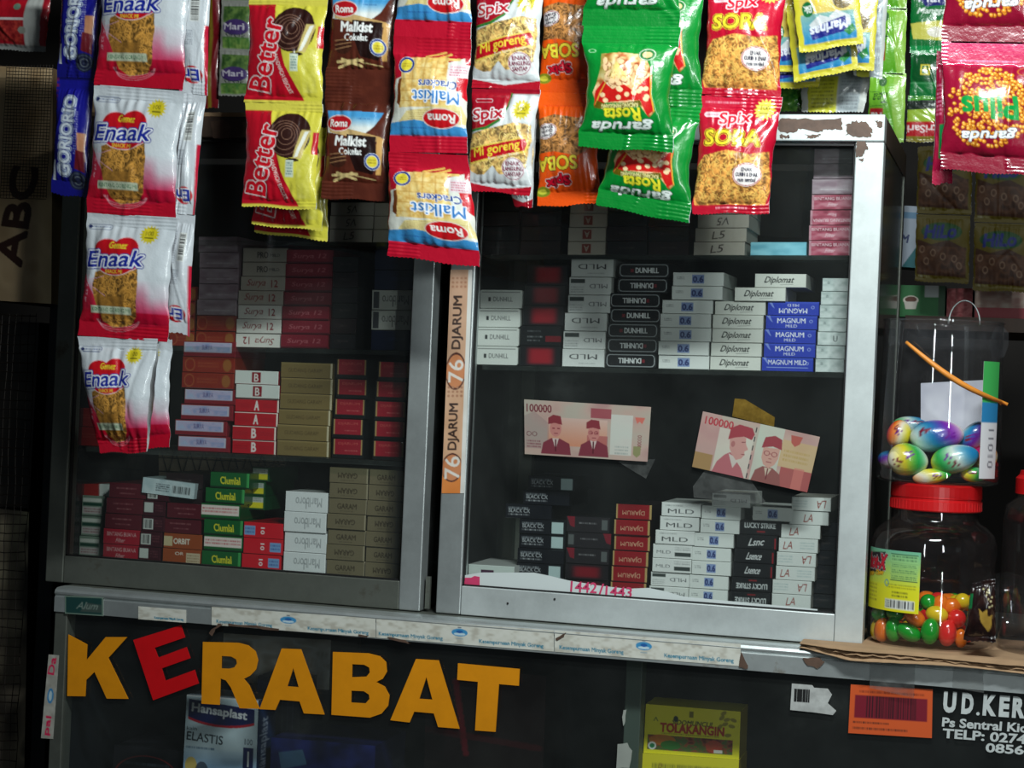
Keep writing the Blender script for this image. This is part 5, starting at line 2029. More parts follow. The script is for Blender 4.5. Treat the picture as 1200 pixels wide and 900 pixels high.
def d_sachet():
    c = Cv(78, 98, (196, 186, 50), 4)
    c.rect(7, 4, 71, 92, (190, 176, 70))
    c.poly([(7, 4), (71, 4), (71, 50), (56, 60), (20, 56), (7, 46)], (200, 176, 84))
    for i in range(6):
        c.line(24 + i * 6, 12, 28 + i * 5, 46, 2.4, (226, 186, 50))
    c.tex(((c.X - 58) ** 2 + (c.Y - 42) ** 2 < 130).astype(float), [(70, 60, 30), (150, 120, 60)], 4, 4, 2)
    c.grad(56, 90, (120, 160, 150), (30, 120, 176), 7, 71)
    c.ell(16, 50, 7, 9, (20, 100, 50))
    c.text('Bk', 16, 50, 9, 8, (206, 212, 206), rot=178, bold=.5)
    c.poly([(16, 68), (30, 58), (40, 62), (50, 54), (66, 62), (66, 74), (20, 78)], (190, 194, 196))
    c.poly([(15, 73), (60, 62), (64, 80), (17, 86)], (26, 34, 120))
    c.text('Marinas', 39, 74, 46, 11, (206, 210, 220), rot=172, bold=.9, shear=.2)
    c.poly([(56, 80), (68, 72), (70, 80), (62, 86)], (30, 120, 56))
    return c


def d_sachetback():
    c = Cv(80, 60, (176, 180, 176), 4)
    c.rect(8, 8, 44, 60, (190, 190, 50))
    c.scrib(12, 12, 40, 56, (110, 112, 30), 8)
    c.rect(46, 6, 72, 60, (150, 160, 164))
    c.scrib(48, 10, 70, 56, (110, 116, 122), 10)
    return c


def d_green(v=0):
    c = Cv(44, 80, (120, 190, 50), 4)
    c.grad(0, 80, (140, 206, 60), (96, 176, 40))
    if v == 0:
        c.rect(2, 42, 18, 64, (180, 30, 40))
        c.text('Nu', 10, 53, 12, 11, (230, 226, 220), rot=180, bold=.7)
        c.text('Tea', 14, 30, 20, 12, (30, 70, 40), rot=178, shear=.4, bold=.2)
        c.line(0, 22, 22, 24, .6, (40, 90, 40))
        c.line(0, 40, 22, 38, .6, (40, 90, 40))
        c.ell(16, 10, 5, 6, (40, 80, 70), al=.7)
        c.poly([(30, 0), (44, 0), (44, 80), (34, 80), (28, 40)], (170, 214, 96), .8)
    return c


def d_marim(v=0):
    c = Cv(44, 70, (14, 110, 50), 4)
    if v == 0:
        c.poly([(0, 0), (44, 0), (44, 14), (18, 16), (10, 6)], (28, 34, 110))
        c.text('Mari', 26, 6, 34, 9, (226, 230, 236), bold=.6)
        c.text('Mangga', 26, 22, 34, 9, (220, 230, 220), shear=.3, bold=.3)
        c.poly([(0, 36), (44, 32), (44, 56), (4, 54)], (206, 200, 90))
        c.ell(32, 46, 11, 6, (226, 220, 206))
        c.rect(0, 62, 44, 70, (10, 140, 70))
    elif v == 1:
        c.rect(2, 4, 42, 44, (10, 80, 36))
        c.rect(12, 18, 24, 34, (206, 190, 40))
        c.rect(14, 20, 22, 32, (40, 110, 50))
        c.ell(18, 24, 2, 2, (220, 200, 60))
        c.line(0, 46, 44, 46, 1, (90, 160, 110))
    else:
        c.a[:] = (80, 150, 50)
        c.poly([(0, 8), (44, 6), (44, 22), (0, 24)], (30, 40, 34))
        c.text('NNN', 32, 14, 16, 4, (200, 210, 200))
        c.poly([(0, 22), (44, 20), (44, 42), (0, 42)], (150, 180, 60))
        c.rect(0, 40, 44, 62, (176, 26, 36))
        c.text('NutriSari', 26, 51, 50, 11, (230, 214, 214), rot=180, bold=.5)
        c.rect(0, 62, 44, 70, (130, 120, 40))
    return c


def d_greysachet():
    c = Cv(38, 60, (150, 152, 144), 4)
    c.rect(3, 6, 38, 26, (70, 100, 50))
    c.tex(((c.X > 3) & (c.Y < 26) & (c.Y > 6)).astype(float), [(50, 84, 40), (110, 140, 70)], 6, 6, 3)
    c.ell(20, 32, 17, 10, (70, 50, 110))
    c.text('Mari', 18, 31, 26, 8, (206, 200, 214), bold=.5)
    c.text('Sirsak', 20, 42, 26, 7, (40, 60, 40), shear=.3)
    c.rect(3, 44, 38, 58, (80, 120, 56))
    c.tex(((c.X > 3) & (c.Y > 46) & (c.Y < 58)).astype(float), [(60, 110, 46), (130, 160, 80)], 6, 6, 6)
    return c


def d_redbag():
    c = Cv(60, 64, (178, 20, 40), 4)
    c.tex(c.mask([(0, 26), (38, 30), (36, 30), (36, 58), (0, 52)]), [(120, 16, 22), (190, 60, 50)], 3, 3, 4)
    c.rect(0, 8, 38, 26, (190, 16, 36))
    c.rect(38, 0, 54, 64, (190, 192, 188))
    c.rect(0, 28, 38, 31, (214, 206, 206))
    c.rect(0, 58, 60, 64, (150, 152, 150))
    c.ell(29, 15, 4, 4, (120, 150, 130))
    c.ell(36, 42, 4, 4, (150, 150, 140))
    c.scrib(2, 2, 20, 6, (220, 190, 190), 1)
    return c


def strip(name, label, cat, Y, packs, mat='film', group=None, **kw):
    """packets still joined to one another: one hanging strip whose packets are its parts"""
    q0 = packs[0][1]
    t = empty(name, at((q0[0][0] + q0[1][0]) / 2, (q0[0][1] + q0[1][1]) / 2, Y))
    tag(t, label, cat, group)
    for i, p in enumerate(packs):
        cv, q = p[0], p[1]
        k = dict(kw)
        if len(p) > 2:
            k.update(p[2])
        dy = k.pop('dy', 0.0)
        yy = k.pop('yy', None)
        k['zig'] = (i == 0, i == len(packs) - 1)
        packet('packet', cv, q, [y + dy for y in yy] if yy else Y + dy, M[k.pop('mat', mat)], t, seed=3 + i * 13 + int(q[0][0]), **k)
    return t


E0, EB = d_enaak(), d_enaakback()
strip('snack_strip', 'front strip of white and pink noodle snack packets hanging at the left', 'snack packets', -0.115, [
    (E0, [(120, -50), (228, -47), (215, 105), (111, 100)]),
    (E0, [(111, 99), (216, 107), (205, 257), (101, 249)]),
    (E0, [(102, 249), (207, 255), (197, 401), (92, 393)]),
    (E0, [(91, 394), (186, 397), (172, 530), (117, 530)], dict(pinch=.01, bend=.006))], bulge=0.012, seal=(.1, .12))
strip('snack_strip', 'rear strip of white snack packets turned backwards, beside the white and pink strip', 'snack packets', -0.085, [
    (EB, [(208, -30), (248, -30), (243, 112), (210, 108)]),
    (EB, [(206, 110), (242, 108), (228, 253), (203, 250)]),
    (EB, [(203, 250), (229, 252), (222, 393), (190, 386)])], bulge=0.008, seal=(.08, .1))
strip('snack_strip', 'small white and pink packet hanging behind the lowest front one', 'snack packets', -0.095, [
    (E0, [(120, 388), (202, 399), (199, 524), (128, 528)])], bulge=0.010, seal=(.1, .12))
G0 = d_gorio()
strip('snack_strip', 'dark blue strip of biscuit packets with white upright lettering, left', 'snack packets', -0.10, [
    (G0, [(74, -44), (124, -44), (111, 92), (67, 90)]),
    (G0, [(67, 90), (111, 92), (104, 232), (60, 226)])], bulge=0.010, seal=(.1, .12))
B0 = d_better()
strip('snack_strip', 'yellow and red wafer packets showing chocolate biscuits, front strip', 'snack packets', -0.105, [
    (B0, [(292, -4), (384, -2), (378, 122), (287, 120)]),
    (B0, [(288, 120), (379, 122), (370, 246), (283, 241)])], bulge=0.011, seal=(.08, .06))
strip('snack_strip', 'yellow and red wafer packet peeking out behind the front wafer strip', 'snack packets', -0.085, [
    (B0, [(300, 150), (390, 150), (377, 270), (295, 263)])], bulge=0.008, seal=(.08, .05))
strip('snack_strip', 'rearmost wafer packet of which mostly the yellow edge shows', 'snack packets', -0.065, [
    (B0, [(304, 170), (392, 168), (384, 282), (298, 272)]),
    ], bulge=0.008, seal=(.08, .05))
K0 = d_cokelat()
strip('snack_strip', 'dark brown strip of chocolate cracker packets between yellow and red strips', 'snack packets', -0.10, [
    (K0, [(388, -34), (470, -32), (461, 102), (382, 100)]),
    (K0, [(382, 100), (462, 102), (453, 235), (377, 232)])], bulge=0.010, seal=(.15, .15))
C0 = d_crackers()
strip('snack_strip', 'red, white and blue cracker packets hanging upside down', 'snack packets', -0.115, [
    (C0, [(470, -92), (556, -90), (552, 46), (462, 42)]),
    (C0, [(462, 42), (553, 46), (547, 180), (456, 178)]),
    (C0, [(456, 178), (548, 182), (563, 313), (455, 299)], dict(pinch=.0))], bulge=0.012, seal=(.15, .14))
G1 = d_migoreng()
strip('snack_strip', 'white and dark red fried noodle packets with yellow star, front strip', 'snack packets', -0.105, [
    (G1, [(558, -20), (638, -20), (632, 105), (553, 103)]),
    (G1, [(553, 103), (633, 105), (622, 229), (546, 222)])], bulge=0.012, seal=(.06, .08))
strip('snack_strip', 'dark red packet corner hanging behind the white noodle packets', 'snack packets', -0.075, [
    (G1, [(566, 120), (632, 122), (624, 243), (603, 241)])], bulge=0.006, seal=(.06, .08))
O0 = d_sobaorange()
strip('snack_strip', 'orange noodle packets hanging upside down between white and green packets', 'snack packets', -0.09, [
    (O0, [(637, -22), (708, -22), (702, 110), (631, 108)]),
    (O0, [(631, 108), (702, 110), (703, 238), (630, 242)])], bulge=0.012, seal=(.12, .12))
R0 = d_rosta()
strip('snack_strip', 'green peanut packets at the front, hanging upside down and shiny', 'snack packets', -0.145, [
    (R0, [(688, -122), (800, -122), (797, 32), (683, 30)]),
    (R0, [(683, 30), (797, 32), (789, 178), (678, 172)])], bulge=0.016, seal=(.15, .13), pinch=.07)
strip('snack_strip', 'second strip of green peanut packets, behind the shiny front one', 'snack packets', -0.115, [
    (R0, [(726, -30), (828, -26), (823, 126), (716, 122)]),
    (R0, [(714, 120), (822, 126), (808, 262), (699, 240)], dict(seal=(.12, .16)))], bulge=0.014, seal=(.12, .13), pinch=.06)
S0 = d_sobared()
strip('snack_strip', 'crimson noodle packets with yellow capitals, right of the green packets', 'snack packets', -0.115, [
    (S0, [(830, -22), (922, -24), (914, 116), (821, 112)]),
    (S0, [(820, 110), (917, 114), (901, 250), (811, 250)])], bulge=0.014, seal=(.12, .08))
P0_ = d_pilus()
strip('snack_strip', 'maroon packets with golden balls and green lettering at the top right', 'snack packets', -0.10, [
    (P0_, [(1106, -108), (1216, -112), (1218, 52), (1104, 50)]),
    (P0_, [(1104, 48), (1218, 50), (1212, 206), (1102, 198)])], bulge=0.015, seal=(.18, .13))
cP = Cv(20, 160, (150, 14, 54), 4)
cP.rect(6, 90, 14, 130, (10, 120, 60))
cP.scrib(2, 40, 8, 80, (240, 160, 190), 8)
strip('snack_strip', 'narrow maroon packet edge hanging left of the golden ball packets', 'snack packets', -0.08, [
    (cP, [(1098, 60), (1118, 60), (1116, 214), (1092, 216)])], bulge=0.01, seal=(.1, .1))
# sachets on top of / behind the right cabinet
A0, AB = d_sachet(), d_sachetback()
kw = dict(bulge=0.004, seal=(.05, .05), pinch=.0, folds=4, wr=.6)
strip('sachet_strip', 'foremost yellow and blue seasoning sachet above the right cabinet', 'sachets', 0.0, [
    (A0, [(925, -36), (1003, -42), (1012, 50), (937, 62)])], 'film', **kw)
strip('sachet_strip', 'second yellow and blue sachet, lower and just behind the foremost', 'sachets', 0.02, [
    (A0, [(921, 6), (998, -2), (1006, 80), (931, 96)])], 'film', **kw)
strip('sachet_strip', 'yellow and blue sachet at the left of the sachet cluster', 'sachets', 0.035, [
    (A0, [(900, -10), (962, -8), (958, 84), (905, 84)]),
    (A0, [(905, 20), (968, 18), (960, 102), (900, 104)], dict(dy=.008))], 'film', **kw)
strip('sachet_strip', 'yellow and blue sachet at the right of the sachet cluster', 'sachets', 0.035, [
    (A0, [(958, -20), (1030, -20), (1024, 82), (956, 84)])], 'film', **kw)
strip('sachet_strip', 'grey-backed sachet sticking out at the cluster\'s right edge', 'sachets', 0.05, [
    (AB, [(1000, -30), (1042, -30), (1034, 92), (1000, 88)])], 'film_soft', back=(150, 156, 160), **kw)
strip('sachet_strip', 'grey and yellow sachet backs just above the right cabinet\'s top rail', 'sachets', 0.075, [
    (AB, [(938, 84), (1022, 82), (1012, 131), (940, 131)])], 'film_soft', **kw)
gN = d_green(0)
strip('sachet_strip', 'light green sachets with small red squares above the cabinet corner', 'sachets', 0.32, [
    (gN, [(1026, -70), (1066, -70), (1062, 12), (1024, 10)]),
    (gN, [(1024, 10), (1063, 10), (1060, 88), (1020, 86)]),
    (gN, [(1020, 86), (1062, 86), (1059, 166), (1016, 164)])], 'film', **kw)
gg = Cv(30, 24, (60, 140, 40), 4)
gg.tex(np.ones_like(gg.X), [(30, 100, 30), (120, 180, 60)], 6, 5, 2)
strip('sachet_strip', 'small bright green sachet between crimson packets and cabinet top', 'sachets', 0.09, [
    (gg, [(914, 104), (942, 106), (940, 130), (912, 130)])], 'film', **kw)
strip('sachet_strip', 'dark green drink sachets right of the light green ones', 'sachets', 0.33, [
    (d_marim(0), [(1068, -8), (1110, -8), (1108, 62), (1066, 62)]),
    (d_marim(1), [(1068, 62), (1110, 62), (1108, 118), (1066, 116)]),
    (d_marim(2), [(1064, 112), (1110, 112), (1108, 166), (1062, 166)])], 'film', **kw)
gs = d_greysachet()
strip('sachet_strip', 'dull grey and green drink sachets behind the left cabinet\'s top', 'sachets', 0.34, [
    (gs, [(260, -60), (296, -60), (294, 2), (260, 2)]),
    (gs, [(260, 2), (295, 2), (292, 60), (258, 58)]),
    (gs, [(258, 58), (293, 60), (291, 112), (256, 112)])], 'film_soft', **kw)
rs = Cv(20, 60, (120, 14, 26), 4)
rs.rect(8, 0, 12, 60, (130, 110, 30))
strip('sachet_strip', 'narrow dark red sachet strip beside the dull grey sachets', 'sachets', 0.35, [
    (rs, [(238, -40), (260, -40), (258, 40), (238, 40)]), (rs, [(238, 40), (258, 40), (256, 126), (236, 126)])], 'film_soft', **kw)
strip('snack_bag', 'red and white bag with brown granules in the top left corner', 'snack bag', -0.02, [
    (d_redbag(), [(-8, -6), (60, -6), (53, 61), (-8, 57)])], 'film_soft', bulge=.01, seal=(.06, .06), pinch=.0)

# ------------------------------------------------------------------ left side: carton, mesh
cv = Cv(62, 280, (200, 170, 130), 4)
cv.tex(np.ones_like(cv.X), [(186, 154, 114), (222, 192, 150), (206, 176, 136)], 22, 40, 6)
cv.text('ABC', 37, 178, 118, 18, (66, 36, 28), rot=-84, bold=2.2)
cv.text('REN', 11, 250, 31, 7, (30, 24, 22), rot=-86, bold=.8)
cv.tex(cv.mask([(0, 60), (14, 60), (22, 110), (14, 190), (0, 200)]), [(110, 108, 96), (140, 136, 120)], 8, 12, 3, .6)
o = carton('carton', cv, [(-40, 76), (62, 80), (60, 356), (-40, 350)], 0.10, 0.25, M['print'], None, (110, 88, 64))
tag(o, 'tan cardboard carton with brown upright letters at the left edge', 'carton')
cv = Cv(60, 200, (70, 62, 54), 3)
cv.tex(np.ones_like(cv.X), [(50, 46, 42), (140, 128, 110), (190, 176, 148), (76, 70, 62)], 22, 34, 8)
cv.poly([(10, 110), (24, 96), (34, 104), (26, 122), (14, 130)], (130, 36, 40), .6)
cv.poly([(22, 122), (30, 112), (36, 124), (28, 136)], (30, 90, 50), .6)
o = carton('sack', cv, [(-60, 590), (34, 600), (28, 930), (-60, 930)], 0.14, 0.12, M['print'], None, (50, 46, 40))
tag(o, 'dusty patterned sack behind the wire mesh at lower left', 'sack')
cv = Cv(60, 200, (28, 26, 25), 2)
cv.tex(np.ones_like(cv.X), [(24, 24, 24), (60, 54, 50), (90, 80, 70)], 30, 60, 8)
o = carton('dark_crate', cv, [(-60, 372), (46, 378), (34, 596), (-60, 590)], 0.16, 0.2, M['print'], None, (24, 22, 20))
tag(o, 'dark crate behind the wire mesh, below the tan carton', 'crate')


def meshpanel(name, label, x0, x1, y0, y1, nx, ny, Y, r, wob=0.0, seed=1, mat='wire', tilt=-0.05):
    rr = random.Random(seed)
    m = MB()
    for i in range(nx + 1):
        x = x0 + (x1 - x0) * i / nx
        pts = []
        for j in range(0, ny + 1, 3):
            y = y0 + (y1 - y0) * j / ny
            pts.append(at(x + tilt * (y - y0) + rr.uniform(-wob, wob), y, Y))
        m.tube(pts, r, 4)
    for j in range(ny + 1):
        y = y0 + (y1 - y0) * j / ny
        pts = []
        for i in range(0, nx + 1, 3):
            x = x0 + (x1 - x0) * i / nx
            pts.append(at(x + tilt * (y - y0), y + (x - x0) * 0.03 + rr.uniform(-wob, wob), Y - r * 1.6))
        m.tube(pts, r, 4)
    o = m.build(name, M[mat])
    tag(o, label, 'wire mesh', kind='stuff')
    return o


meshpanel('wire_mesh', 'fine square wire mesh hanging in front of the tan carton', 8, 62, 76, 232, 15, 42, 0.075, 0.0004, .35, 3)
meshpanel('wire_mesh', 'coarse dark wire mesh panel at the lower left edge', -30, 42, 368, 900, 9, 48, 0.09, 0.0006, 1.6, 4, tilt=-.045)
# dark upright board between mesh and cabinet
o = MB().box(at(48, 700, .13).x, at(66, 700, .13).x, .12, .30, 0.0, at(60, 330, .13).z, .002).build('dark_board', M['dark_back'])
tag(o, 'dark upright board between the wire mesh and the left cabinet', 'board')
o = MB().box(-1.2, at(50, 65, 0.2).x, .02, .34, at(0, 69, .02).z, at(0, 60, .02).z, .002).build('dark_shelf_board', M['wood'])
tag(o, 'dark board above the tan carton in the top left corner', 'board')

# ------------------------------------------------------------------ right side: cardboard and jars on the worktop
TOP = ztop
XR = 0.3714
# cardboard under the jars, three plies
r = random.Random(12)
o = None
cx0, cx1 = at(938, 750, -.03).x, 0.93
t = empty('corrugated_cardboard', ((cx0 + cx1) / 2, 0.05, TOP))
tag(t, 'torn corrugated cardboard lying on the worktop under the jars', 'cardboard')


def ply(z0, z1, seed, y_front, mat, wave=False, droop=0.0):
    rr = random.Random(seed)
    n = 120
    v, f = [], []
    for i in range(n + 1):
        x = cx0 + (cx1 - cx0) * i / n
        yf = y_front + rr.uniform(-.0012, .0012) + .002 * math.sin(i * .21 + seed)
        dz = .0009 * math.sin(i * 1.9) if wave else 0.0
        yb = 0.12
        if x < XR + 0.002:
            yb = -0.0022
        ta = min(1, i / 10)
        yf = yf + (1 - ta) * .012
        ym = max(yf + .0004, min(-.0365, yb - .001))
        dr = droop * ta * (1 + .25 * math.sin(i * .13 + seed))
        for (y, z) in ((yf, z0 + dz - dr), (yf, z1 + dz - dr), (ym, z1 + dz), (yb, z1 + dz), (yb, z0 + dz), (ym, z0 + dz)):
            v.append((x, y, z))
    for i in range(n):
        for k in range(6):
            a, b = i * 6 + k, i * 6 + (k + 1) % 6
            f.append((a, b, b + 6, a + 6))
    f += [(5, 4, 3, 2, 1, 0), tuple(n * 6 + k for k in range(6))]
    return mk('ply', v, f, mat, t)


ply(TOP + .0004, TOP + .0010, 1, -.049, M['kraft'], False, .0060)
ply(TOP + .0022, TOP + .0026, 2, -.047, M['kraft'], True, .0036)
ply(TOP + .0042, TOP + .0048, 3, -.048, M['kraft'], False, .0022)
ZJ = TOP + .0052


def cyl_at(pxl, pxr, py, Y):
    a, b = at(pxl, py, Y), at(pxr, py, Y)
    return (a.x + b.x) / 2, (b.x - a.x) / 2


# lower jar
YJ = 0.042
jx, jr = cyl_at(1017, 1168, 700, YJ)
z = lambda py, px=1092, Y=YJ: at(px, py, Y).z
t = empty('candy_jar', (jx, YJ, ZJ))
tag(t, 'large clear jar with red lid holding bright sugar-coated candies', 'jar')
zl0, zl1 = z(597), z(566)
prof = [(0.0, ZJ + .0006), (jr * .9, ZJ + .0006), (jr * .97, ZJ + .004), (jr, ZJ + .012), (jr, ZJ + .03), (jr * .985, ZJ + .033), (jr * .99, z(680)), (jr * .965, z(664)), (jr * .965, z(656)), (jr * .99, z(645)), (jr * .985, z(636)), (jr * .93, z(624)), (jr * .80, z(615)), (jr * .70, z(611)), (jr * .67, z(606)), (jr * .67, zl0)]
m = MB().lathe(prof, jx, YJ, 56)
m.build('jar_body', M['clear_dark'], t, True)
lr = jr * .715
m = MB().lathe([(lr * .985, zl0), (lr, zl0 + .001), (lr, zl0 + .010), (lr * .985, zl0 + .0105), (lr * .985, zl0 + .0125), (lr, zl0 + .013), (lr * .99, zl1 - .002), (lr * .94, zl1), (0.0, zl1)], jx, YJ, 56)
for i in range(60):
    a = 2 * math.pi * i / 60
    p = (jx + math.cos(a) * lr, YJ + math.sin(a) * lr)
    m.box(p[0] - .0003, p[0] + .0003, p[1] - .0003, p[1] + .0003, zl0 + .0012, zl0 + .0098)
m.build('lid', M['red_lid'], t, False)


def wrap_label(name, cv, cx, cy, rad, z0, z1, a0, a1, mat, parent, res=90):
    nx, ny = int((a1 - a0) * res * .8), 70
    u, v = np.meshgrid(np.linspace(0, 1, nx + 1), np.linspace(0, 1, ny + 1))
    a = a0 + (a1 - a0) * u
    P = np.stack([cx + rad * np.cos(a), cy + rad * np.sin(a), z1 + (z0 - z1) * v], -1).reshape(-1, 3)
    Pb = np.stack([cx + (rad - .0003) * np.cos(a), cy + (rad - .0003) * np.sin(a), z1 + (z0 - z1) * v], -1).reshape(-1, 3)
    col = cv.sample(u.ravel() * cv.w, v.ravel() * cv.h, .25)
    n = len(P)
    return fast_mesh(name, np.vstack([P, Pb]), np.vstack([grid_faces(nx, ny), grid_faces(nx, ny, n)[:, ::-1]]), mat, np.vstack([col, np.tile(lin((200, 200, 196)), (n, 1))]), True, parent)


cv = Cv(100, 70, (120, 190, 150), 5)
cv.grad(0, 40, (110, 180, 150), (206, 214, 60))
cv.grad(40, 70, (214, 214, 40), (222, 214, 30))
cv.poly([(2, 6), (46, 3), (46, 26), (2, 30)], (30, 20, 26))
cv.text('hot-X', 26, 15, 42, 17, (196, 26, 50), bold=1.2, shear=.25, out=((20, 12, 18), .8), out2=((222, 210, 210), .5))
cv.text('gumm - Chew', 22, 29.5, 42, 7, (224, 170, 30), rot=-6, bold=.5, out=((60, 30, 20), .4))
cv.ell(50, 38, 4, 4, (90, 150, 150), ring=1.4)
cv.rect(56, 4, 97, 34, (150, 200, 130), .5)
for y in (4, 14, 20, 27, 34):
    cv.line(56, y, 97, y, .6, (40, 80, 60))
for y0, y1 in ((5, 12), (15, 19), (21, 26), (28, 33)):
    cv.scrib(58, y0, 95, y1, (60, 100, 70), 2, seed=y0)
cv.scrib(50, 38, 95, 44, (120, 120, 40), 2)
cv.scrib(60, 46, 84, 54, (40, 40, 30), 2, seed=8)
cv.scrib(4, 40, 30, 62, (140, 130, 40), 5)
cv.barcode(48, 56, 94, 67)
cv.rect(48, 56, 58, 67, (200, 206, 190))
cv.scrib(49, 57, 57, 66, (60, 66, 70), 4)
wrap_label('jar_label', cv, jx, YJ, jr * 1.004, z(713), z(643), math.radians(196), math.radians(262), M['print'], t)

# a pile of coated candies that fills the jar's foot
rc = random.Random(31)
ccol = dict(green=(20, 150, 40), orange=(232, 116, 24), yellow=(228, 196, 34), red=(220, 40, 36))
cm = {k: plain(k + ' sugar shell', v, .22, vary=.05, scale=40, spec=.6) for k, v in ccol.items()}
for m_ in cm.values():
    m_.node_tree.nodes['Principled BSDF'].inputs['Coat Weight'].default_value = .6
# (px, py, half width, half height, tilt, colour) of those against the front wall; more behind
front = [(1023, 737, 7, 12, 5, 'yellow'), (1034, 738, 9, 13, 4, 'orange'), (1047, 738, 9, 13, -4, 'green'), (1065, 741, 14, 9, 25, 'green'), (1090, 740, 10, 14, 4, 'green'), (1110, 742, 10, 14, 2, 'red'), (1126, 748, 7, 10, 0, 'orange'),
         (1032, 720, 10, 8, 0, 'green'), (1049, 719, 10, 8, 10, 'green'), (1072, 724, 13, 9, 38, 'orange'), (1098, 720, 12, 9, 10, 'yellow'), (1121, 725, 10, 10, 30, 'red'),
         (1088, 706, 9, 9, 0, 'green'), (1102, 708, 9, 10, 20, 'orange'), (1114, 711, 12, 9, -20, 'orange'), (1128, 705, 9, 9, 0, 'yellow')]
words = {}
for i, (px, py, a, b, rot, c) in enumerate(front):
    sx = (px - 1092) / 76.0
    yb = YJ - math.sqrt(max(1 - sx * sx, .02)) * jr * .80 + .004
    if i >= 7:
        yb += .006
    if i >= 12:
        yb += .010
    p = at(px, py, yb)
    w, h = a / 1130.0, b / 1130.0
    zc = max(p.z, ZJ + max(w, h) * .8 + .0012)
    m = MB().ball((0, 0, 0), w * 1.05, min(w, h), h * 1.05, n=18, k=12)
    o = m.build('candy', cm[c], None, True)
    dd = math.hypot(p.x - jx, yb - YJ) + max(w, .008)
    f = min(1.0, jr * .975 / dd)
    o.location = (jx + (p.x - jx) * f, YJ + (yb - YJ) * f, zc)
    o.rotation_euler = (0, math.radians(rot), 0)
    words.setdefault(c, []).append((o, px, py))
place = {0: 'against the jar\'s left side, bottom row', 1: 'second in the jar\'s bottom row', 2: 'upright, third in the jar\'s bottom row', 3: 'lying tilted, fourth in the jar\'s bottom row', 4: 'upright, fifth in the jar\'s bottom row',
         5: 'large and upright in the jar\'s bottom row', 6: 'beside the dark wrapper, bottom row', 7: 'leftmost just below the jar label', 8: 'below the label\'s barcode', 9: 'tilted, middle row below label edge', 10: 'lying in the middle row', 11: 'above the large red one',
         12: 'beside the label\'s lower right corner', 13: 'top row, left one of two', 14: 'top row, right one of two', 15: 'top row by the dark wrapper'}
k = 0
for i, (px, py, a, b, rot, c) in enumerate(front):
    for (o, x_, y_) in words[c]:
        if x_ == px and y_ == py:
            tag(o, f'{c} coated candy, {place[i]}', 'candy', 'coated candies in the jar')
for i in range(26):
    a = rc.uniform(0, 6.28)
    q = rc.uniform(0, .72) ** .6 * jr * .8
    lay = i // 9
    c = rc.choice(list(cm))
    pos = (jx + q * math.cos(a), YJ + abs(q * math.sin(a)) * .9 + (.006 if lay < 2 else 0), ZJ + .010 + lay * .0155)
    o = MB().ball((0, 0, 0), .011, .009, .0082, n=14, k=9).build('candy', cm[c], None, True)
    o.location = pos
    o.rotation_euler = (rc.uniform(-.4, .4), rc.uniform(-.4, .4), rc.uniform(0, 3))
    tag(o, f'{c} coated candy half hidden behind the front ones in the jar', 'candy', f'hidden {c} candies in the jar')

# dark wrapper beside the candies
cv = Cv(40, 78, (26, 14, 14), 4)
cv.tex(np.ones_like(cv.X), [(20, 10, 12), (48, 26, 22)], 12, 12, 3)
cv.poly([(16, 34), (22, 40), (28, 36), (30, 46), (36, 44), (34, 60), (30, 66), (20, 52)], (176, 140, 60))
r = random.Random(2)
for i in range(10):
    cv.ell(r.uniform(20, 36), r.uniform(8, 34), 1.3, 1.3, (206, 196, 150))
cv.rect(0, 14, 5, 34, (20, 110, 60))
strip('wafer_packet', 'dark brown wrapper with gold splash standing beside the candies', 'snack packet', YJ - jr * 1.0 - .018, [
    (cv, [(1139, 684), (1166, 678), (1167, 752), (1129, 750)])], 'film', bulge=.008, seal=(.08, .08), pinch=0)

# upper jar
YU = 0.042
ux, ur = cyl_at(1026, 1173, 545, YU)
zu0 = zl1 + .0008
zuT = at(1095, 377, YU).z
t = empty('open_jar', (ux, YU, zu0))
tag(t, 'open clear plastic jar with rainbow eggs, standing on the red lid', 'jar')
H = zuT - zu0
MB().lathe([(0.0, zu0), (ur * .93, zu0), (ur * .99, zu0 + .003), (ur * 1.0, zu0 + .008), (ur * .985, zu0 + .012), (ur * 1.0, zu0 + .016), (ur * .985, zu0 + H * .5), (ur * .955, zu0 + H * .84), (ur * .965, zu0 + H * .86), (ur * .955, zuT - .002), (ur * .97, zuT), (ur * .955, zuT), (ur * .945, zuT - .002), (ur * .94, zu0 + H * .84)], ux, YU, 60).build('jar_body', M['clear'], t, True)
MB().tube([(ux + ur * .968 * math.cos(k * math.pi / 24), YU + ur * .968 * math.sin(k * math.pi / 24), zuT) for k in range(49)], .0009, 6).build('rim', M['clear'], t, True)
# loop handle behind the rim
pts = []
for i in range(17):
    a = math.pi * i / 16
    pts.append((at(1130, 377, YU + .03).x - math.cos(a) * .0155, YU + .03, at(1130, 380, YU + .03).z + math.sin(a) * .024))
MB().tube(pts, .0009, 6).build('loop_handle', M['alu'], t, True)
# flap at the right
pts = [(1166, 384), (1174, 381), (1182, 390), (1182, 404), (1177, 418), (1163, 425), (1159, 400)]
solid('plastic_flap', [pts], YU - .01, YU - .009, M['clear'], t)
# elastic band slung across
a, b = at(1062, 401, YU), at(1181, 475, YU)
pts = []
for i in range(25):
    s = i / 24
    px, py = 1062 + (1181 - 1062) * s, 401 + (474 - 401) * s + 9 * math.sin(math.pi * s)
    sx = (px - 1099) / 75.0
    yy = YU - math.sqrt(max(1 - sx * sx, 0.0)) * ur * 1.0 - .003
    pts.append(at(px, py, yy))
o = MB().tube(pts, [0.0017 + .0012 * math.sin(math.pi * i / 24) for i in range(25)], 8).build('rubber_band', M['rubber_band'], t, True)
o['label'] = 'orange rubber band'
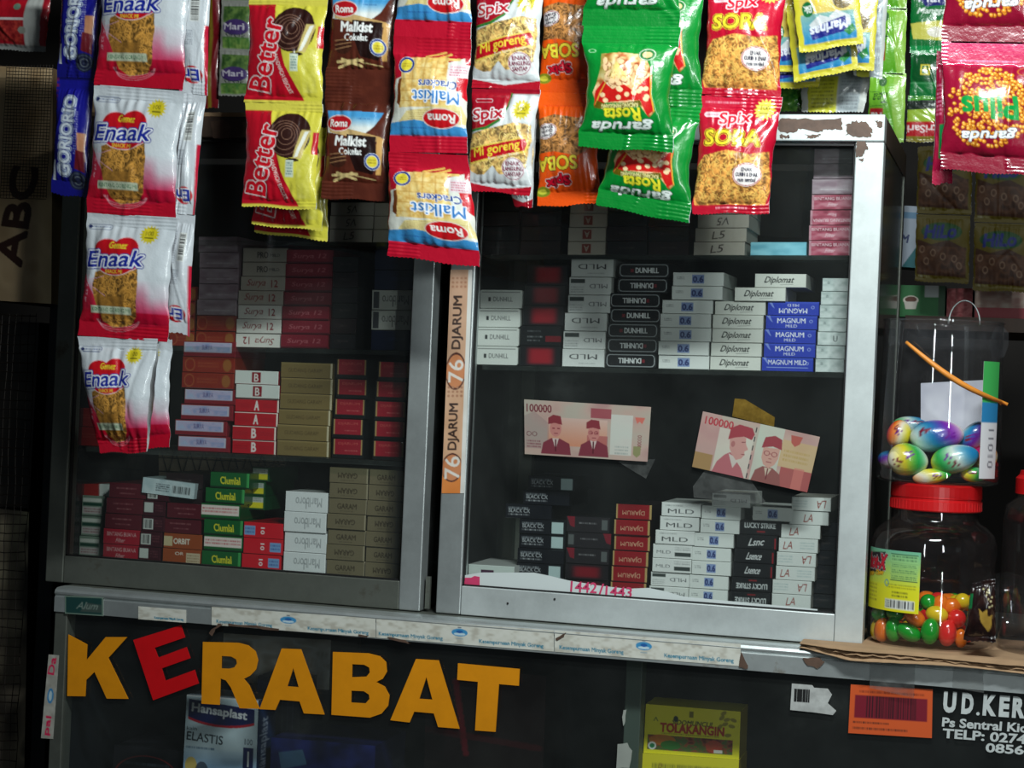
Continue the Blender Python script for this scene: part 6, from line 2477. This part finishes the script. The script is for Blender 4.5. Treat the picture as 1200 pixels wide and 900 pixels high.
# white card and green ribbon inside
cv = Cv(82, 60, (196, 196, 206), 3)
cv.tex(np.ones_like(cv.X), [(186, 186, 198), (206, 206, 214)], 20, 20, 3)
o = sheet('white_card', cv, [(1079, 449), (1160, 445), (1158, 516), (1079, 512)], YU + ur * .15, M['paper'], None)
tag(o, 'plain white card standing inside the open jar', 'card')
cv = Cv(20, 150, (40, 150, 70), 4)
cv.rect(0, 0, 20, 60, (60, 160, 80))
cv.rect(0, 52, 20, 78, (40, 120, 170))
cv.rect(0, 78, 20, 150, (206, 206, 210))
cv.text('11010', 12, 112, 50, 7, (90, 90, 100), rot=90)
wrap_label('jar_label', cv, ux, YU, ur * 1.004, at(1168, 560, YU).z, at(1168, 425, YU).z, math.radians(313), math.radians(336), M['print'], t)
# rainbow eggs
eggc = [(206, 24, 110), (236, 110, 20), (230, 222, 204), (226, 206, 40), (30, 160, 70), (216, 226, 214), (20, 120, 170), (120, 30, 160), (226, 214, 206)]


def egg(px, py, yy, a, b, rot, seed):
    r = random.Random(seed)
    n, k = 40, 26
    v = []
    for i in range(k + 1):
        th = math.pi * i / k
        for j in range(n):
            ph = 2 * math.pi * j / n
            v.append((math.cos(th), math.sin(th) * math.cos(ph), math.sin(th) * math.sin(ph)))
    v = np.array(v)
    f = [(i * n + j, i * n + (j + 1) % n, (i + 1) * n + (j + 1) % n, (i + 1) * n + j) for i in range(k) for j in range(n)]
    t_ = v[:, 0] * .5 + .5 + .12 * np.sin(v[:, 1] * 3 + seed) + .1 * v[:, 2]
    off = r.randrange(9)
    C = np.array(eggc, float)
    q = np.clip(t_, 0, .999) * 3
    i0 = (q.astype(int) + off) % 9
    i1 = (i0 + 1) % 9
    fr = (q - q.astype(int))[:, None]
    col = C[i0] * (1 - fr) + C[i1] * fr
    for s in range(2):                             # little printed flowers
        c0 = np.array([r.uniform(-.5, .5), -.8, r.uniform(-.3, .5)])
        c0 /= np.linalg.norm(c0)
        d = np.linalg.norm(v - c0, axis=1)
        col[(d < .26) & (np.sin(np.arctan2(v[:, 2] - c0[2], v[:, 0] - c0[0]) * 5) > -.2)] = [(110, 20, 140), (120, 20, 50)][s]
    P = v * np.array([a, min(a, b), b]) * np.array([1, 1, 1])
    P[:, 2] *= 1 - .12 * v[:, 0]
    P[:, 1] *= 1 - .12 * v[:, 0]
    o = fast_mesh('toy_egg', P, np.array(f), M['film'], lin(col), True)
    o.location = at(px, py, yy)
    o.rotation_euler = (0, math.radians(rot), 0)
    return o


UZ = YU - ur
eggs = [(1064, 539, UZ + .026, 21, 17, 8, 'rainbow egg with pale middle at the jar bottom, left'), (1119, 538, UZ + .028, 25, 15, -16, 'rainbow egg slanting up at the middle of the jar bottom'),
        (1098, 511, UZ + .040, 28, 17, -8, 'largest rainbow egg lying on top of the pile'), (1054, 509, UZ + .048, 13, 15, 20, 'round egg at the upper left of the pile'),
        (1070, 499, UZ + .075, 22, 10, 0, 'long egg behind the top of the pile'), (1142, 512, UZ + .052, 13, 18, 40, 'tilted egg against the white card, upper right'),
        (1152, 538, UZ + .045, 13, 16, 60, 'steep egg at the jar\'s right side'), (1142, 556, UZ + .034, 14, 8, 0, 'small egg at the lower right of the pile'), (1044, 538, UZ + .062, 10, 14, 80, 'egg half hidden at the jar\'s left wall'),
        (1092, 558, UZ + .024, 20, 8, -10, 'flat egg squeezed at the jar bottom')]
for i, (px, py, yy, a, b, rot, lb) in enumerate(eggs):
    o = egg(px, py, yy, a / 1060, b / 1060, rot, i * 3 + 1)
    o.location.z = max(o.location.z, zu0 + b / 1230 * .9 + .001)
    tag(o, lb, 'toy egg', 'rainbow eggs in the open jar')

# right jar, partly outside the frame
rx, rr_ = cyl_at(1171, 1310, 690, YJ + .01)
t = empty('jar', (rx, YJ + .01, ZJ))
tag(t, 'clear jar with red screw lid holding dark wrapped sweets at the right edge', 'jar')
zz = lambda py: at(1190, py, YJ).z
MB().lathe([(0, ZJ + .0006), (rr_ * .96, ZJ + .0006), (rr_, ZJ + .006), (rr_, zz(610)), (rr_ * .95, zz(592)), (rr_ * .78, zz(584)), (rr_ * .75, zz(578))], rx, YJ + .01, 56).build('jar_body', M['clear_dark'], t, True)
MB().lathe([(rr_ * .8, zz(578)), (rr_ * .8, zz(560)), (rr_ * .74, zz(556)), (rr_ * .72, zz(551)), (0, zz(550))], rx, YJ + .01, 56).build('lid', M['red_lid'], t, False)
wr = plain('dark brown wrapper', (26, 16, 16), .3, vary=.4, scale=60, bmp=.4)
for i in range(14):
    o = MB().ball((0, 0, 0), .013, .008, .006, n=10, k=6).build('wrapped_sweet', wr, None, True)
    a = i * 2.4
    o.location = (rx + math.cos(a) * rr_ * .6 * (.4 + .6 * (i % 3) / 2), YJ + .01 + math.sin(a) * rr_ * .6 * (.4 + .6 * (i % 3) / 2), ZJ + .009 + (i // 3) * .013)
    o.rotation_euler = (rc.uniform(-.4, .4), rc.uniform(-.4, .4), rc.uniform(0, 3))
    tag(o, 'dark brown wrapped sweet in the jar at the right edge', 'sweet', 'dark wrapped sweets in the right jar')

# ------------------------------------------------------------------ shelf behind the right side
YS = 0.36
zs = at(1120, 372, YS).z
o = MB().box(XR + .004, 1.2, YS - .02, YS + .25, zs - .016, zs).build('back_shelf', M['wood'])
tag(o, 'dark wooden shelf behind the jars carrying green and red boxes', 'shelf')


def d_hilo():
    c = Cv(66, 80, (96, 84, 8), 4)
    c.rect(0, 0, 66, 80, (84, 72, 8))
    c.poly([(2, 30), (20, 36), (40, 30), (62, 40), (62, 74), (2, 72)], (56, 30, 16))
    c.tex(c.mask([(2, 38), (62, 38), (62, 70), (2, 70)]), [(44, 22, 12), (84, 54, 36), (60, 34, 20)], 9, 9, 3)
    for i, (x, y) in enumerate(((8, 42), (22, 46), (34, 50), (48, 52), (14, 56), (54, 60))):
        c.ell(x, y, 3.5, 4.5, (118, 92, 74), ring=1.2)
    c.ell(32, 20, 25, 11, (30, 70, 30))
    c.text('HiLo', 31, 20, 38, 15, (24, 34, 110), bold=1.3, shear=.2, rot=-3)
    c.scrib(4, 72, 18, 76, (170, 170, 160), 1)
    c.a *= .8  # whole print darkened: shade behind the jars is put into the colour
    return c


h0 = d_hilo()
strip('sachet_strip', 'left strip of shade-darkened yellow and brown milk drink sachets in shade', 'sachets', 0.30, [
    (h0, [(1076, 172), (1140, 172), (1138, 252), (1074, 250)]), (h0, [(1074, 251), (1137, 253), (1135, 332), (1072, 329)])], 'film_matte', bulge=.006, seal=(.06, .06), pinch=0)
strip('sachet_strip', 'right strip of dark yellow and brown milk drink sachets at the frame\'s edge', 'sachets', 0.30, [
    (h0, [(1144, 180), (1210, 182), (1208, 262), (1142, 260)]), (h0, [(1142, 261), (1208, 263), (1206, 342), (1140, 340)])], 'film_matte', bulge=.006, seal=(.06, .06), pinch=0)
cv = Cv(30, 78, (190, 204, 222), 4)
cv.rect(0, 8, 30, 16, (110, 160, 200))
cv.poly([(10, 78), (30, 50), (30, 78)], (30, 120, 130))
cv.text('SM', 10, 42, 16, 10, (40, 60, 120), bold=.8, shear=.2)
o = carton('box', cv, [(1050, 240), (1076, 242), (1074, 314), (1048, 312)], .40, .05, M['print'], None, (150, 160, 170))
tag(o, 'narrow white and blue box seen between cabinet side and brown sachets', 'box')
cv = Cv(56, 42, (20, 110, 50), 4)
cv.ell(16, 20, 9, 6, (226, 220, 206))
cv.ell(16, 19, 7, 4, (90, 40, 20))
cv.poly([(8, 22), (24, 22), (22, 32), (10, 32)], (206, 200, 190))
cv.rect(32, 0, 48, 16, (180, 190, 190))
cv.rect(48, 0, 56, 42, (10, 70, 34))
o = carton('box', cv, [(1052, 334), (1108, 335), (1107, 371), (1051, 371)], YS + .01, .07, M['print'], None, (14, 70, 34))
tag(o, 'green box with a cup picture on the shelf behind the open jar', 'box')
cv = Cv(34, 38, (150, 30, 40), 4)
cv.tex(np.ones_like(cv.X), [(120, 20, 30), (170, 90, 90), (140, 30, 40)], 8, 7, 3)
o = carton('box', cv, [(1110, 338), (1140, 338), (1139, 372), (1109, 372)], YS + .01, .07, M['print'], None, (100, 20, 26))
tag(o, 'red patterned box right of the green cup box', 'box')
cv = Cv(70, 38, (160, 130, 120), 4)
cv.tex(np.ones_like(cv.X), [(140, 100, 90), (176, 160, 146)], 12, 7, 3)
cv.rect(0, 24, 70, 38, (140, 14, 34))
o = carton('box', cv, [(1143, 338), (1214, 340), (1213, 374), (1142, 373)], YS + .01, .07, M['print'], None, (100, 20, 26))
tag(o, 'pale box with dark red base at the shelf\'s right end', 'box')
pm_ = MB().lathe([(0, 0), (.03, 0), (.034, .02), (.030, .05), (.02, .062), (0.004, .066)], 0, 0, 20)
for i in range(len(pm_.v)):
    x, y, zv = pm_.v[i]
    pm_.v[i] = (x * (1 + .12 * math.sin(5 * math.atan2(y, x) + zv * 90)), y, zv)
o = pm_.build('plastic_bag', M['clear'], None, True)
p = at(1192, 440, .14)
o.location = (p.x, .15, ZJ)
tag(o, 'small clear plastic bag behind the right jar', 'bag')

# ------------------------------------------------------------------ inside the counter
cv = Cv(86, 100, (196, 214, 222), 5)
cv.grad(55, 100, (190, 210, 222), (70, 120, 180))
cv.rect(0, 0, 86, 1.5, (226, 228, 228))
_mm = cv.mask([(3, 4), (82, 10), (82, 60), (3, 60)])
for _dy, _c in ((2.6, (190, 24, 44)), (0, (14, 26, 84))):
    _q = (np.hypot((cv.X - 44) / 56, (cv.Y - 9 - _dy) / 20) <= 1).astype(float)
    cv.put(_q * _mm, _c)
cv.text('Hansaplast', 40, 16, 66, 11, (230, 234, 238), rot=4, bold=.5)
cv.text('kain', 8, 35, 12, 4, (40, 60, 70))
cv.text('ELASTIS', 24, 44, 43, 9, (26, 40, 50), rot=3, bold=.35)
cv.scrib(2, 53, 36, 57, (60, 90, 120), 1)
cv.text('100', 76, 44, 9, 6, (30, 50, 70))
cv.rect(70, 50, 82, 74, (14, 26, 84))
cv.rect(75, 54, 77, 70, (220, 224, 226))
cv.ell(70, 84, 20, 9, (206, 150, 90), rot=-20)
cv.ell(9, 74, 7, 9, (206, 180, 100))
cv.ell(22, 80, 8, 11, (30, 30, 40), al=.6)
cv.ell(22, 84, 6, 7, (214, 190, 150))
sv = Cv(16, 100, (30, 50, 90), 4)
sv.text('Hansaplast', 6, 50, 60, 8, (150, 160, 180), rot=-88, bold=.3)
q = [(219, 814), (303, 821), (300, 915), (214, 908)]
o = carton('plaster_box', cv, q, 0.03, 0.05, M['print'], None, (40, 60, 96), (120, 130, 140), 1.8, sv, floor=ZSH)
tag(o, 'white and blue box of sticking plasters below the letter R', 'box')


def d_tolak(low=False):
    c = Cv(114, 62, (224, 214, 40), 5)
    c.grad(0, 62, (220, 208, 46), (228, 220, 40))
    if low:
        c.scrib(12, 5, 100, 12, (120, 120, 40), 1)
        c.ell(60, 16, 5, 5, (140, 120, 40), ring=1)
        c.text('R', 22, 10, 6, 8, (150, 130, 40), shear=.4)
        return c
    c.text('SIDOMUNCUL', 58, 20, 50, 6, (50, 50, 30), bold=.2, shear=.2)
    c.ell(37, 16, 3, 4, (40, 50, 40))
    c.rect(53, 5, 58, 13, (120, 110, 30))
    c.text('TOLAKANGIN', 57, 28, 76, 11, (176, 40, 20), bold=1.0)
    c.scrib(20, 34.5, 90, 36.5, (110, 100, 30), 1)
    c.rect(4, 38, 106, 57, (110, 50, 40))
    c.tex(((c.X > 4) & (c.X < 106) & (c.Y > 38) & (c.Y < 57)).astype(float), [(90, 40, 30), (150, 80, 50), (70, 110, 50), (140, 60, 60)], 8, 5, 3)
    c.ell(22, 44, 16, 7, (206, 120, 40), al=.8)
    c.ell(32, 50, 12, 6, (50, 120, 50), al=.9)
    c.ell(84, 48, 10, 8, (190, 70, 50), al=.8)
    c.ell(10, 52, 5, 5, (220, 226, 220))
    c.ell(10, 52, 3, 3, (40, 130, 80))
    c.rect(84, 52, 94, 56, (230, 226, 216))
    c.text('^', 13, 18, 6, 5, (90, 110, 40))
    for x, y in ((92, 10), (96, 18), (104, 20), (90, 22), (100, 32), (98, 12), (94, 4), (106, 12)):
        c.ell(x, y, 4, 2.4, (110, 96, 30), rot=30 + x * 5, al=.65)
    return c


Yt = 0.045
zsh2 = at(800, 914, Yt).z
o = carton('medicine_box', d_tolak(), [(757, 825), (868, 834), (866, 890), (754, 882)], Yt, 0.05, M['print'], None, (150, 130, 30), (190, 182, 40), 1.8)
tag(o, 'yellow herbal medicine box with red lettering inside the counter', 'box')
o = carton('medicine_box', d_tolak(True), [(753, 883), (866, 891), (865, 930), (751, 922)], Yt - .004, 0.055, M['print'], None, (150, 130, 30), (190, 182, 40), 1.8, floor=ZSH)
tag(o, 'yellow box underneath the herbal medicine box with red lettering', 'box')
cv = Cv(130, 50, (18, 24, 84), 4)
cv.tex(np.ones_like(cv.X), [(12, 16, 60), (30, 40, 110)], 20, 14, 4)
cv.poly([(10, 12), (40, 8), (46, 20), (14, 26)], (90, 140, 150), .6)
cv.poly([(30, 34), (60, 30), (64, 44), (34, 46)], (20, 90, 60), .6)
o = carton('blue_box', cv, [(318, 864), (440, 874), (438, 925), (316, 916)], 0.04, 0.1, M['print'], None, (14, 18, 60), (16, 20, 66), floor=ZSH)
tag(o, 'dark blue box right of the plaster box inside the counter', 'box')
cv = Cv(86, 50, (26, 26, 32), 4)
cv.ell(42, 44, 40, 32, (120, 40, 40), ring=1.6)
cv.scrib(14, 22, 70, 30, (70, 80, 90), 1)
o = carton('dark_box', cv, [(134, 873), (214, 880), (212, 930), (131, 922)], 0.05, 0.08, M['print'], None, (20, 20, 26), floor=ZSH)
tag(o, 'dark box with faint red arc left of the plaster box', 'box')
cv = Cv(50, 70, (20, 24, 36), 4)
for i in range(7):
    cv.line(6 + i * 6, 12, 4 + i * 6, 66, 1.2, (46, 50, 60))
cv.poly([(0, 2), (16, 4), (14, 26), (0, 24)], (20, 40, 90))
o = carton('dark_carton', cv, [(302, 792), (352, 798), (350, 925), (299, 918)], 0.09, 0.05, M['print'], None, (14, 16, 24), floor=ZSH)
tag(o, 'tall dark carton with fine upright stripes behind the plaster box', 'box')
cv = Cv(80, 60, (190, 186, 176), 3)
cv.tex(np.ones_like(cv.X), [(150, 140, 120), (214, 216, 210), (176, 166, 146)], 18, 14, 5)
for i in range(9):
    cv.line(60 + i * 3.2, 20 - i, 56 + i * 3.2, 52 - i, .9, (206, 210, 206), .7)
o = carton('newspaper_stack', cv, [(262, 742), (388, 750), (386, 800), (260, 794)], 0.16, 0.1, M['print'], None, (80, 76, 68), floor=zup)
tag(o, 'grey papers stored high in the counter behind the letters R and A', 'papers')
cv = Cv(40, 60, (40, 18, 18), 3)
cv.line(10, 6, 14, 40, 2, (150, 20, 40))
cv.line(0, 30, 38, 34, 3, (120, 20, 30), .6)
cv.tex(((cv.Y > 45)).astype(float), [(30, 18, 14), (60, 40, 30)], 9, 9, 4)
o = carton('brown_box', cv, [(500, 780), (640, 792), (636, 925), (497, 915)], 0.14, 0.1, M['print'], None, (24, 14, 12), floor=ZSH)
tag(o, 'dim brown box behind the letters A and T inside the counter', 'box')
